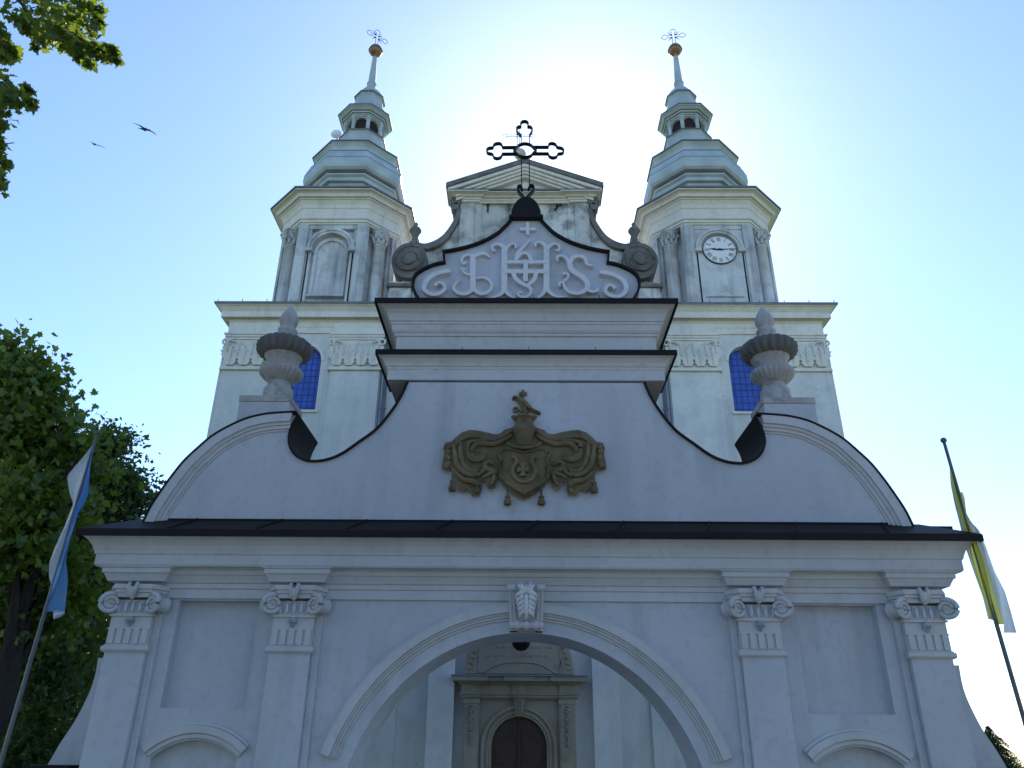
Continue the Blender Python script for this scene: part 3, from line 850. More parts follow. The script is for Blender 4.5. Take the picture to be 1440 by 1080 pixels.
# ------------------------------------------------------------------ urns on the pedestals
def urn(sgn, label):
    zp = pedc[sgn][1]
    X0 = sgn * (G(411, 432, 13.65)[0] + G(390.5, 548, 13.65)[0]) / 2
    t = empty('urn', (AX + X0, 13.65, zp))
    tag(t, label, 'urn', 'stone urns on the gate')
    sc = (13.65 * math.cos(pitch) + 5.5 * math.sin(pitch)) / FPX
    Z = lambda y: zy(y, 13.65) - zp
    z00 = Z(549.5)
    def pr(l): return [(h * sc, max(0, Z(y))) for h, y in l]
    mb = MB(); mb.lathe(pr([(21.5, 585), (21, 552), (20, 549.5), (17.5, 547), (16, 543), (16.5, 539)]), 0, 0, 32)
    mb.build('foot', M['stone'], t)
    mb = MB(); mb.lathe(pr([(17, 540), (22, 536), (28, 531), (30.5, 526), (29.5, 522.5), (24, 520)]), 0, 0, 96, gad=(1, 4, 24, .10))
    mb.build('gadrooned_bowl', M['stone'], t)
    mb = MB(); mb.lathe(pr([(22, 521.5), (23, 519), (22.5, 515), (24, 509), (28.5, 503), (31, 500)]), 0, 0, 40)
    mb.build('body', M['stone'], t)
    mb = MB(); mb.lathe(pr([(29, 504), (35.5, 501), (39, 494.5), (38, 487.5), (32, 483), (24, 481), (14, 479)]), 0, 0, 120, gad=(0, 5, 20, .14))
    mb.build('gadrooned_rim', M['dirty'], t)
    mb = MB(); mb.lathe(pr([(16, 481), (12.5, 476), (11.5, 471), (13.8, 468.5), (14.2, 465.5), (12, 463.5), (10.2, 461.5), (11.5, 459), (13.6, 454.5), (13.2, 449), (10, 442), (5, 435.5), (1.2, 432)]), 0, 0, 32)
    mb.build('bud_finial', M['stone'], t)
urn(1, 'grey stone urn with pointed bud lid on the left shoulder of the white gate')
urn(-1, 'grey stone urn with pointed bud lid on the right shoulder of the white gate')

# ------------------------------------------------------------------ iron cross on the gate
ic = empty('iron_cross', (AX, 13.6, zc + hz))
tag(ic, 'large black wrought iron cross with open trefoil ends on top of the gate', 'cross')
KQ = lambda x, y: (G(540 + x / 4, 150 + y / 4, 13.6)[0], G(540 + x / 4, 150 + y / 4, 13.6)[1] - (zc + hz))
def strap(mb, pts, sm=3, t=.021, d=.05):
    p = [KQ(*q) for q in pts]
    if sm: p = smooth(p, sm)
    mb.stroke(p, t, -d, d)
mb = MB()
strap(mb, [(772, 165), (756, 152), (745, 133), (754, 117), (771, 113), (768, 99), (776, 88), (790, 84), (805, 88), (812, 99), (808, 113), (826, 117), (835, 132), (826, 151), (818, 165)], 3)
strap(mb, [(772, 160), (772, 216)], 0); strap(mb, [(819, 160), (819, 216)], 0)
strap(mb, [(668, 230), (659, 213), (640, 208), (619, 216), (612, 232), (590, 235), (577, 247), (584, 263), (611, 270), (618, 287), (638, 293), (657, 286), (667, 268)], 3)
strap(mb, [(924, 230), (928, 213), (945, 208), (964, 214), (975, 230), (998, 235), (1012, 249), (1004, 264), (980, 268), (970, 284), (948, 289), (930, 281), (923, 266)], 3)
for y in (231, 268): strap(mb, [(664, y), (748, y - 1)], 0); strap(mb, [(836, y - 2), (926, y - 2)], 0)
strap(mb, [(728, 248), (745, 234), (760, 218), (793, 209), (826, 218), (840, 232), (857, 247), (840, 262), (826, 278), (793, 287), (760, 278), (745, 264), (728, 248)], 2)
strap(mb, [(772, 283), (774, 448)], 0); strap(mb, [(817, 283), (818, 448)], 0)
mb.build('cross_frame', M['iron'], ic)
mb = MB()
strap(mb, [(776, 470), (770, 450), (756, 452), (753, 475), (772, 498), (795, 520), (818, 498), (840, 475), (840, 452), (824, 446), (814, 468)], 3, t=.045, d=.05)
q = KQ(795, 520)
mb.lathe([(.09, q[1] - .28), (.05, q[1] - .16), (.03, q[1] - .08), (.06, q[1] - .05), (.03, q[1] + .02)], q[0], 0, 12)
mb.build('scrolled_base', M['iron'], ic)

# ------------------------------------------------------------------ lantern under the arch
lt = empty('lantern', (-.02, 14.62, 0))
tag(lt, 'dark round lantern hanging behind the crown of the gate arch, only its bottom in view', 'lantern')
zl = P(733, 914, 14.62)[1]
mb = MB(); mb.lathe([(.02, zl - .02), (.09, zl), (.15, zl + .06), (.18, zl + .15), (.17, zl + .3), (.1, zl + .38), (.03, zl + .42)], 0, 0, 20)
mb.build('lamp_body', M['iron'], lt)
mb = MB(); mb.tube([(0, 0, zl + .4), (0, 0, zl + .75), (0, -.1, zl + .8), (0, -.33, zl + .8)], .018, 6)
mb.build('bracket', M['iron'], lt)
#PART3
# ================================================================== church
CX = 0.04
def H(x, y, Y):
    X, Z = P(x, y, Y); return (X - CX, Z)
YC = 27.0
church = empty('church', (CX, 0, 0))
tag(church, 'pale two-towered baroque church behind the gate with a clock, blue windows and a stone portal', 'church')
# facade wall with window openings and the recessed middle bay
xw = -H(326, 463, YC)[0]
ztop = zy(469, YC); zmid = zy(600, YC)
wx0 = H(404, 505, YC)[0]; wx1 = H(452, 505, YC)[0]
wcx = (wx0 + wx1) / 2; whw = (wx1 - wx0) / 2
wzb = H(440, 577, YC)[1]; wza = H(430, 485, YC)[1]
def archo(cx, hw, zb, za, n=14):
    zs = za - hw
    return [(cx - hw, zb), (cx + hw, zb)] + arcpts(cx, zs, hw, 0, PI, n)
winL = archo(wcx, whw, wzb, wza)
mb = MB()
ob = [(-xw, GZ), (xw, GZ), (xw, ztop + 1.2), (-xw, ztop + 1.2)]
mb.slab([ob, winL, mir(winL)[::-1]], YC, YC + .5)
mb.slab([[(-xw + .01, GZ), (xw - .01, GZ), (xw - .01, ztop + 1.19), (-xw + .01, ztop + 1.19)]], YC + .7, YC + 7.2)
mb.slab([ob, winL, mir(winL)[::-1]], YC + .5, YC + .72)
fac = mb.build('facade_wall', M['church'], church)
for sgn in (1, -1):
    p = winL if sgn == 1 else mir(winL)[::-1]
    mb = MB()
    mb.slab([archo(sgn * wcx, whw - .012, wzb + .012, wza - .012)], YC + .34, YC + .40)
    o = mb.build('window', M['bluepane'], church)
    mb = MB()
    for k in range(1, 6):
        x = sgn * wcx - whw + 2 * whw * k / 6
        mb.box(x - .012, x + .012, YC + .32, YC + .338, wzb + .02, wza - whw + math.sqrt(max(0, whw ** 2 - (x - sgn * wcx) ** 2)) - .03)
    k = 0; zq = wzb + .25
    while zq < wza - .2:
        d = whw if zq < wza - whw else math.sqrt(max(0, whw ** 2 - (zq - wza + whw) ** 2))
        mb.box(sgn * wcx - d + .03, sgn * wcx + d - .03, YC + .322, YC + .336, zq - .01, zq + .01); zq += .27
    mb.build('glazing_bars', M['bluebar'], o)
    mb = MB(); mb.box(sgn * wcx - whw - .1, sgn * wcx + whw + .1, YC - .08, YC + .1, wzb - .1, wzb - .003); mb.build('sill', M['ctrim'], o)
    mb = MB()
    mb.band(arcpts(sgn * wcx, wza - whw, whw + .12, 0, PI, 16), arcpts(sgn * wcx, wza - whw, whw - .005, 0, PI, 16), YC - .03, YC + .05)
    mb.build('surround', M['ctrim'], o)
# pilasters with leafy capitals
def ccap(par, cx, hw, Yf):
    z = lambda y: zy(y, Yf)
    mb = MB()
    mb.box(cx - hw - .10, cx + hw + .10, Yf - .10, Yf + .25, z(522), z(519))
    mb.box(cx - hw - .06, cx + hw + .06, Yf - .06, Yf + .25, z(519), z(516.5))
    mb.box(cx - hw, cx + hw, Yf - .003, Yf + .25, z(516.5), z(479))
    for (a, b, g) in ((479, 476, .06), (476, 473, .10), (473, 470.5, .14)):
        mb.box(cx - hw - g, cx + hw + g, Yf - g, Yf + .25, z(a), z(b))
    o = mb.build('capital', M['ctrim'], par, bevel=.015)
    mb = MB()
    zb, zt_ = z(516), z(480); hh = zt_ - zb
    n = 4
    for i in range(n):
        x = cx - hw + 2 * hw * (i + .5) / n
        mb.slab([leafpoly(x, zb, hw / n * 1.1, hh * .62, 4)], Yf - .13 - .004 * i, Yf)
        mb.tube([(x, Yf - .13, zb), (x, Yf - .18, zb + hh * .4), (x, Yf - .27, zb + hh * .6), (x, Yf - .22, zb + hh * .52)], [.025, .04, .05, .02], 6)
    for i in range(n + 1):
        x = cx - hw + 2 * hw * i / n
        x = min(max(x, cx - hw + .08), cx + hw - .08)
        mb.slab([leafpoly(x, zb + hh * .3, hw / n * 1.0, hh * .6, 4)], Yf - .08 - .004 * i, Yf)
        mb.tube([(x, Yf - .09, zb + hh * .4), (x, Yf - .13, zb + hh * .75), (x, Yf - .23, zb + hh * .92), (x, Yf - .17, zb + hh * .83)], [.02, .035, .045, .02], 6)
    for s in (-1, 1):
        q = arcpts(cx + s * (hw + .02), zt_ - .1, .12, 0, 2 * PI, 12)
        mb.tube([(a, Yf - .1, b) for a, b in q], .045, 6)
        mb.tube([(cx + s * hw * .35, Yf - .04, zb + hh * .6), (cx + s * hw * .65, Yf - .08, zt_ - .08), (cx + s * (hw + .02), Yf - .11, zt_ + .0)], [.02, .035, .04], 6)
    mb.build('acanthus_relief', M['ctrim'], o)
YP = 26.82
cp = []
for xa, xb in ((312.5, 391), (464, 534)):
    a = H(xa, 520, YP)[0]; b = H(xb, 520, YP)[0]; cp.append(((a + b) / 2, (b - a) / 2))
for cx, hw in cp + [(-a, b) for a, b in cp[::-1]]:
    mb = MB(); mb.box(cx - hw, cx + hw, YP, YC + .004, GZ, zy(522, YP))
    mb.box(cx - hw - .16, cx + hw + .16, YP + .09, YC + .005, GZ, zy(476, YC))
    o = mb.build('pilaster', M['church'], church, bevel=.02)
    ccap(o, cx, hw, YP)
# plain lower pilasters beside the portal, seen through the arch
for sgn in (1, -1):
    a = H(600, 1000, 26.6); b = H(637.5, 1000, 26.6)
    x0, x1 = sorted((sgn * a[0], sgn * b[0]))
    mb = MB(); mb.box(x0, x1, 26.6, YC + .006, GZ, 11)
    c = H(556, 1000, 26.8)[0]; x2, x3 = sorted((sgn * c, sgn * (c - 2.6)))
    mb.box(x2, x3, 26.86, YC + .003, GZ, 10.9)
    mb.build('pilaster', M['church'], church, bevel=.02)
# entablature with sheet edge
uw_ = xw / YC; uc_ = -(H(300.5, 426.3, YC)[0]) / YC
CS = YC * (uc_ - uw_) / (1 + uc_) / .99
pf = [(.10, 469), (.10, 461), (.14, 460.3), (.14, 454.5), (.18, 453), (.22, 451), (.26, 447.5), (.55, None), (.58, 446.3), (.58, 438.5), (.62, 437), (.70, 434), (.78, 431), (.9, 428.5), (.9, 426.8)]
out = []
for o_, y in pf:
    o_ *= CS
    out.append((o_, out[-1][1] + .003 if y is None else zy(y, YC - o_)))
cr = [(-xw, YC + 7), (-xw, YC), (xw, YC), (xw, YC + 7)]
mb = MB()
mb.sweep([(-.5, out[0][1])] + out + [(-.5, out[-1][1])], cr, True)
for cx, hw in cp + [(-a, b) for a, b in cp]:
    mb.box(cx - hw - .05, cx + hw + .05, YC - .2, YC, zy(470, YC - .2) + .002, zy(455, YC - .2))
mb.build('cornice', M['ctrim'], church, bevel=.012)
ze = out[-1][1]
mb = MB()
mb.sweep([(-2.5, ze + 1.1), (.97 * CS, ze + .06), (.99 * CS, ze + .02), (.97 * CS, ze - .03), (.9 * CS, ze + .0), (-2.5, ze + .002)], cr, True)
mb.box(-xw + 2, xw - 2, YC + 2, YC + 5, ze + .5, ze + 1.05)
for k in range(26):
    x = -xw - .5 + (2 * xw + 1.0) * k / 25
    mb.box(x - .012, x + .012, YC - .96 * CS, YC - .93 * CS, ze + .03, ze + .17)
mb.build('eaves_flashing', M['leadedge'], church)
for sgn in (1, -1):
    x = sgn * (-H(537, 590, 26.75)[0]) * -1
    mb = MB(); mb.tube([(x, 26.78, GZ), (x, 26.78, ze - 1.1), (x, 26.4, ze - .6), (x, 26.2, ze - .2)], .085, 10)
    for zz in (4, 7, 10, 13): mb.tube([(x, 26.78, zz), (x, 26.78, zz + .08)], .105, 10)
    mb.tube([(x + sgn * -.19, 26.84, GZ), (x + sgn * -.19, 26.84, ze - .8)], .025, 6)
    mb.build('drainpipe', M['zinc'], church)

# ---- gable
YG = 27.15
GQ = lambda x, y, Y=YG: H(540 + x / 4, 150 + y / 4, Y)
mb = MB()
bodyp = [GQ(430, 540), GQ(430, 640)]
ramp_o = [(186, 776), (232, 786), (290, 768), (340, 732), (383, 672), (405, 625), (415, 585)]
ramp_i = [(195, 806), (240, 816), (300, 800), (352, 762), (402, 692), (425, 640), (435, 588)]
ro = smooth([GQ(*p) for p in ramp_o], 4); ri = smooth([GQ(*p) for p in ramp_i], 4)
zent = GQ(600, 475)[1]
xb = GQ(432, 560)[0]
gb = [(GQ(30, 1000)[0], ze)] + [(GQ(30, 1000)[0], GQ(30, 985)[1]), (GQ(100, 990)[0], GQ(100, 985)[1])] + [(q[0], q[1]) for q in ri] + [(xb, zent)]
mb.slab([gb + mir(gb)[::-1]], YG, YG + .6)
gable = mb.build('gable_wall', M['gable'], church)
for s in (1, -1):
    mb = MB()
    for x0, x1, pr in ((430, 512, .14), (510, 550, .07)):
        a = GQ(x0, 560)[0]; b = GQ(x1, 560)[0]
        p, q = sorted((s * a, s * b)); mb.box(p, q, YG - pr, YG + .01, ze - .001 * pr, zent - .01 * pr)
    mb.build('gable_pilaster', M['gable'], gable, bevel=.02)
for s in (1, -1):
    mb = MB()
    o_, i_ = (ro, ri) if s == 1 else (mir(ro), mir(ri))
    mb.band(o_, i_, YG - .22, YG + .65)
    # upper small volute
    q = GQ(410, 545); q2 = GQ(404, 580)
    for cx_, cz_, r in ((q[0], q[1], .24), (q2[0], q2[1], .17)):
        mb.slab([arcpts(s * cx_, cz_, r, 0, 2 * PI, 20)[:-1]], YG - .26, YG + .6)
    sp = [(s * q[0] + s * (.2 * (1 - i / 30)) * math.cos(i * .42), YG - .27, q[1] + .2 * (1 - i / 30) * math.sin(i * .42)) for i in range(30)]
    mb.tube(sp, .03, 5)
    # large lower volute
    q = GQ(148, 885); rad = abs(GQ(48, 885)[0] - q[0]); rz = GQ(148, 795)[1] - q[1]
    n = 32
    ell = [(s * q[0] + rad * math.cos(2 * PI * k / n), q[1] + rz * 1.08 * math.sin(2 * PI * k / n)) for k in range(n)]
    mb.slab([ell], YG - .30, YG + .6)
    for f_, pr in ((.72, .36), (.32, .42)):
        mb.slab([[(s * q[0] + s * .03 + f_ * rad * math.cos(2 * PI * k / n), q[1] + .05 + f_ * rz * math.sin(2 * PI * k / n)) for k in range(n)]], YG - pr, YG - .28, chamfer=.02)
    sp = [(s * q[0] + s * rad * .86 * (1 - i / 60) * math.cos(i * .25 + 1), YG - .36 - .06 * i / 50, q[1] + rz * .86 * (1 - i / 60) * math.sin(i * .25 + 1)) for i in range(46)]
    mb.tube(sp, .045, 5)
    mb.build('scroll', M['dirty'], gable, bevel=.012)
    # pedestal under the scroll
    mb = MB()
    a = GQ(25, 1000); b = GQ(172, 1000)
    x0, x1 = sorted((s * a[0], s * b[0]))
    mb.box(x0 + .1, x1 - .1, YG - .3, YG + .6, ze - .1, GQ(90, 1010, YG - .35)[1])
    o = mb.build('scroll_pedestal', M['gable'], gable, bevel=.02)
    mb = MB()
    mb.box(x0, x1, YG - .42, YG + .65, GQ(90, 1010, YG - .42)[1] + .003, GQ(90, 990, YG - .42)[1])
    mb.build('cap', M['dirty'], o, bevel=.03)
    # finial urn
    mb = MB()
    fx = s * GQ(174, 740, YG + .2)[0]
    zf = lambda y: GQ(174, y, YG + .2)[1]
    kk = (GQ(184, 740, YG + .2)[0] - GQ(174, 740, YG + .2)[0]) / 10
    mb.lathe([(32 * kk, zf(800)), (32 * kk, zf(772)), (24 * kk, zf(765)), (16 * kk, zf(758)), (18 * kk, zf(745)), (14 * kk, zf(735)), (22 * kk, zf(725)), (20 * kk, zf(718)), (32 * kk, zf(706)), (34 * kk, zf(697)), (26 * kk, zf(686)), (14 * kk, zf(678)), (8 * kk, zf(670)), (13 * kk, zf(662)), (6 * kk, zf(654)), (1 * kk, zf(650))], fx, YG + .2, 20)
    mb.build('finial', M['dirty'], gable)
    # iron wall anchor
    mb = MB()
    if s == 1:
        a, b = GQ(586, 532, YG - .03), GQ(584, 594, YG - .03); mb.tube([(a[0], YG - .04, a[1]), (b[0], YG - .04, b[1])], .035, 6); mb.tube([(a[0] - .06, YG - .04, a[1] - .2), (a[0], YG - .05, a[1] - .3), (a[0] + .06, YG - .04, a[1] - .12)], .025, 5)
    else:
        a, b = GQ(998, 552, YG - .03), GQ(960, 582, YG - .03); mb.tube([(a[0], YG - .04, a[1]), (.5 * (a[0] + b[0]), YG - .05, .4 * a[1] + .6 * b[1] + .1), (b[0], YG - .04, b[1])], .035, 6); mb.tube([(a[0] - .22, YG - .04, a[1] + .03), (a[0] - .2, YG - .04, a[1] - .2)], .025, 5)
    mb.build('wall_anchor', M['iron'], gable)
# pediment
mb = MB()
xh = -GQ(432, 500)[0]
pe = [(.02, 541), (.02, 531), (.06, 529), (.08, 520), (.16, 511), (.2, 507), (.2, 500), (.26, 495), (.36, 484), (.42, 479), (.42, 474)]
pz = [(o_, GQ(790, y, YG - .12 - o_)[1]) for o_, y in pe]
gring = [(-xh, YG + .6), (-xh, YG - .12), (xh, YG - .12), (xh, YG + .6)]
mb.sweep([(-.1, pz[0][1])] + pz + [(-.1, pz[-1][1])], gring, True)
for s in (-1, 1):
    x0, x1 = sorted((s * (xh + .02), s * (xh - .75)))
    mb.sweep([(.0, pz[0][1] + .004)] + [(o_ + .09, z_ + .004 * (1 if k < 9 else -1)) for k, (o_, z_) in enumerate(pz)] + [(.0, pz[-1][1] - .004)], [(x0, YG), (x0, YG - .12), (x1, YG - .12), (x1, YG)], False)
zpc = pz[-1][1]
zap = GQ(785, 330, YG - .45)[1]
zed = zpc + .05
# tympanum and raking cornice
xe2 = xh + .42
mb.slab([[(-xe2 + .15, zpc - .02), (xe2 - .15, zpc - .02), (0, zap - .1)]], YG - .1, YG + .6)
for d0, d1, pr in ((.0, .17, .48), (.17, .30, .40), (.30, .42, .32), (.42, .55, .22)):
    tl = Vector((-xe2 - .1, zed)); ta = Vector((0, zap))
    pts = [(-xe2 - .1, zed + .1), (0, zap), (xe2 + .1, zed + .1)]
    if d0 == .0: mb.band([(a, b - d0) for a, b in pts], [(a, b - d1) for a, b in pts], YG - .12 - pr + .001, YG + .6)
    else: mb.band([(pts[0][0] + .35, pts[0][1] - d0 + .06), (0, zap - d0), (pts[2][0] - .35, pts[2][1] - d0 + .06)], [(pts[0][0] + .35, pts[0][1] - d1 + .06), (0, zap - d1), (pts[2][0] - .35, pts[2][1] - d1 + .06)], YG - .12 - pr, YG + .5)
ped = mb.build('pediment', M['ctrim'], gable, bevel=.01)
mb = MB()
mb.sweep([(-.1, zpc + .002), (.47, zpc + .002), (.49, zpc + .05), (.47, zpc + .10), (-.1, zpc + .16)], gring, True)
pts = [(-xe2 - .18, zed + .08), (0, zap - .0), (xe2 + .18, zed + .08)]
mb.band([(a, b + .24) for a, b in pts], [(a, b + .003) for a, b in pts], YG - .66, YG + .7)
for s in (-1, 1):
    mb.lathe([(.12, zed + .3), (.07, zed + .5), (.1, zed + .6), (.02, zed + .72)], s * (xe2 - .45), YG - .2, 10)
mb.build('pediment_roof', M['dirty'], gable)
mb = MB()
q = GQ(765, 268, YG - .0); rr = .27
mb.lathe([(.1, q[1] - .6)] + [(rr * math.sin(PI * k / 12) + .004, q[1] - rr * math.cos(PI * k / 12)) for k in range(13)], q[0], YG, 20)
o = mb.build('ball', M['pale'], gable)
mb = MB()
c = GQ(757, 164, YG); lx = GQ(688, 160, YG)[0]; rx = GQ(832, 168, YG)[0]; zt2 = GQ(755, 122, YG)[1]
for d in (-.05, .05):
    mb.tube([(c[0] + d, YG, q[1]), (c[0] + d, YG, zt2)], .014, 5)
    mb.tube([(lx, YG, c[1] + d), (rx, YG, c[1] + d)], .014, 5)
for ex, ez, dx, dz in ((lx, c[1], -1, 0), (rx, c[1], 1, 0), (c[0], zt2, 0, 1)):
    mb.tube([(ex - dz * .05, YG, ez - dx * .05), (ex - dx * .0 - dz * .13, YG, ez + dz * .06 - dx * .13), (ex + dx * .16, YG, ez + dz * .2), (ex + dz * .13, YG, ez + dz * .06 + dx * .13), (ex + dz * .05, YG, ez + dx * .05)], .014, 5)
for a in (45, 135, 225, 315):
    mb.tube([(c[0] + .05 * math.cos(R(a)), YG, c[1] + .05 * math.sin(R(a))), (c[0] + .28 * math.cos(R(a)), YG, c[1] + .28 * math.sin(R(a)))], [.02, .004], 5)
mb.build('cross', M['iron'], gable)

# ---- portal
YQ = 26.62
PQ = lambda x, y, Y=YQ: H(620 + x / 6, 900 + y / 6, Y)
pcx = PQ(660, 700)[0]
pw = (PQ(1135, 700)[0] - PQ(185, 700)[0]) / 2
dw = (PQ(895, 900)[0] - PQ(425, 900)[0]) / 2; dza = PQ(660, 645)[1]
pcx2 = pcx
zc1 = PQ(660, 385)[1]
mb = MB()
op = [(pcx - dw, GZ), (pcx + dw, GZ)] + arcpts(pcx, dza - dw, dw, 0, PI, 20)
mb.slab([[(pcx - pw, GZ), (pcx - dw, GZ)] + arcpts(pcx, dza - dw, dw, 0, PI, 24)[::-1] + [(pcx + dw, GZ), (pcx + pw, GZ), (pcx + pw, zc1), (pcx - pw, zc1)]], YQ + .12, YC + .02)
portal = mb.build('portal', M['portal'], church)
mb = MB()
for k, (r0, r1, pr) in enumerate(((.0, .08, .02), (.08, .15, .06), (.15, .22, .03), (.22, .32, .09), (.32, .36, .05))):
    a = arcpts(pcx, dza - dw, dw + r1, 0, PI, 24); b = arcpts(pcx, dza - dw, dw + r0, 0, PI, 24)
    mb.band([(a[0][0], GZ)] + a + [(a[-1][0], GZ)], [(b[0][0], GZ)] + b + [(b[-1][0], GZ)], YQ + .12 - pr, YQ + .125)
mb.build('archivolt', M['portal'], portal, bevel=.01)
for s in (-1, 1):
    xa = pw; xb2 = pw - (PQ(320, 700)[0] - PQ(185, 700)[0])
    x0, x1 = sorted((pcx + s * xa, pcx + s * xb2))
    mb = MB()
    zcap = PQ(300, 495)[1]
    mb.box(x0, x1, YQ - .02, YQ + .13, GZ, zcap)
    mb.box(x0 + .05, x1 - .05, YQ - .045, YQ, GZ + .6, zcap - .15)
    mb.box(x0 - .02, x1 + .02, YQ - .06, YQ + .13, PQ(300, 535)[1], zcap + .0)
    # hanging garland relief
    xc_ = (x0 + x1) / 2; zt_ = PQ(300, 545)[1]; zb2 = PQ(300, 860)[1]
    for k in range(16):
        t = k / 15; zz = zt_ + (zb2 - zt_) * t
        wv = .13 * (1 - .35 * t) * math.sin(k * 2.2)
        mb.tube([(xc_ - wv, YQ - .05, zz), (xc_ + wv * .3, YQ - .1, zz - .07), (xc_ + wv, YQ - .06, zz - .02)], [.02, .05, .015], 6)
    mb.build('portal_pilaster', M['portal'], portal, bevel=.01)
mb = MB()
pring = [(pcx - pw, YC), (pcx - pw, YQ), (pcx + pw, YQ), (pcx + pw, YC)]
pp = [(.0, 497), (.0, 492), (.03, 490), (.05, 478), (.05, 470), (.09, 462), (.09, 453), (.02, 448), (.02, 382), (.06, 378), (.1, 368), (.16, 352), (.30, 346), (.31, 320), (.31, 306)]
pz2 = [(o_, PQ(660, y, YQ - o_)[1]) for o_, y in pp]
mb.sweep([(-.2, pz2[0][1])] + pz2 + [(-.2, pz2[-1][1])], pring, False)
for x0, x1 in ((pcx - pw - .01, pcx - pw + .42), (pcx - .14, pcx + .14), (pcx + pw - .42, pcx + pw + .01)):
    mb.sweep([(.0, pz2[0][1] + .004)] + [(o_ + .06, z_ + (.004 if k < 12 else -.004)) for k, (o_, z_) in enumerate(pz2)] + [(.0, pz2[-1][1] - .004)], [(x0, YQ + .1), (x0, YQ), (x1, YQ), (x1, YQ + .1)], False)
mb.build('portal_cornice', M['portal'], portal, bevel=.008)
zpt = pz2[-1][1]
mb = MB()
mb.sweep([(-.2, zpt + .09), (.40, zpt + .035), (.41, zpt), (.39, zpt + .002), (-.2, zpt + .003)], pring, False)
mb.build('lead_cover', M['leadedge'], portal)
# arched inscription tablet above
thw = (PQ(1125, 285)[0] - PQ(190, 285)[0]) / 2
tab = [(-1, 0), (-.97, .25), (-.88, .55), (-.74, .85), (-.52, 1.08), (-.25, 1.2), (0, 1.24)]
tab = smooth([(pcx + a * thw, zpt + .05 + b * thw) for a, b in tab], 4)
tp = tab + [(2 * pcx - a, b) for a, b in tab[::-1][1:]]
mb = MB(); mb.slab([tp], YQ - .05, YC + .01, chamfer=.05)
tb = mb.build('inscription_tablet', M['portal'], portal)
mb = MB()
inn = [(-.71, .02), (-.74, .35), (-.64, .7), (-.45, .95), (-.2, 1.06), (.2, 1.06), (.45, .95), (.64, .7), (.74, .35), (.71, .02), (.45, .14), (.2, .2), (-.2, .2), (-.45, .14)]
fi = smooth([(pcx + a * thw, zpt + .08 + b * thw) for a, b in inn], 4, True)
mb.tube([(a, YQ - .06, b) for a, b in fi] + [(fi[0][0], YQ - .06, fi[0][1])], .028, 6)
for s in (-1, 1):
    for k in range(9):
        t = k / 8; a = .9 - .18 * t - .1 * t * t; b = .06 + .75 * t
        ang = k * 2.4
        mb.tube([(pcx + s * a * thw - .07 * math.cos(ang), YQ - .06, zpt + .1 + b * thw), (pcx + s * a * thw, YQ - .1, zpt + .14 + b * thw), (pcx + s * a * thw + .08 * math.cos(ang + 1), YQ - .06, zpt + .16 + b * thw)], [.015, .045, .012], 6)
mb.build('frame_relief', M['portal'], tb)
mb = MB()
rs = random.Random(3)
for row, (wd, zz) in enumerate(((.45, .92), (.55, .76), (.6, .6), (.6, .44), (.62, .29))):
    x = -wd
    while x < wd:
        lw = rs.uniform(.03, .06); hgt = rs.uniform(.055, .085)
        if rs.random() < .85:
            X0 = pcx + x * thw; Z0 = zpt + .07 + zz * thw
            mb.box(X0, X0 + .014, YQ - .054, YQ - .04, Z0, Z0 + hgt)
            if rs.random() < .6: mb.box(X0 + .012, X0 + lw * .9, YQ - .0535, YQ - .04, Z0 + hgt * rs.choice((0, .45, .86)), Z0 + hgt * rs.choice((0, .45, .86)) + .012)
        x += lw / thw * 1.3
mb.build('inscription', plaster('faded_lettering', (.16, .14, .12), bump=.1), tb)
mb = MB()
zk0 = PQ(660, 640)[1]; zk1 = PQ(660, 500)[1]
mb.stack([[(pcx - a, YQ + .12 - d, z_), (pcx + a, YQ + .12 - d, z_), (pcx + a, YQ + .15, z_), (pcx - a, YQ + .15, z_)] for a, d, z_ in ((.11, .14, zk0), (.14, .2, (zk0 + zk1) / 2), (.17, .28, zk1))])
for x in (-.06, 0, .06): mb.tube([(pcx + x, YQ - .04, zk0 + .05), (pcx + x, YQ - .1, (zk0 + zk1) / 2), (pcx + x, YQ - .17, zk1 - .02)], .022, 6)
mb.build('keystone', M['portal'], portal, bevel=.01)
mb = MB()
for s in (-1, 1):
    x0, x1 = sorted((pcx + s * .006, pcx + s * (dw - .01)))
    lp = [(x0, GZ + .03), (x1, GZ + .03)]
    n = 10
    arc = [(pcx + s * (dw - .01) * math.cos(PI / 2 * k / n), dza - dw + (dw - .01) * math.sin(PI / 2 * k / n)) for k in range(n + 1)]
    poly = [(pcx + s * .006, GZ + .03), (pcx + s * (dw - .01), GZ + .03)] + arc[:-1] + [(pcx + s * .006, dza - .012)]
    mb.slab([poly], YQ + .24, YQ + .32)
    pan = [(pcx + s * dw * .14, 1.0), (pcx + s * dw * .82, 1.0), (pcx + s * dw * .82, dza - dw * .95), (pcx + s * dw * .6, dza - dw * .72), (pcx + s * dw * .42, dza - dw * .68), (pcx + s * dw * .3, dza - dw * .42), (pcx + s * dw * .14, dza - dw * .4)]
    mb.stroke(pan + [pan[0]], .045, YQ + .215, YQ + .245)
mb.box(pcx - .03, pcx + .03, YQ + .2, YQ + .25, GZ + .03, dza - .02)
mb.build('door', M['wood'], portal)

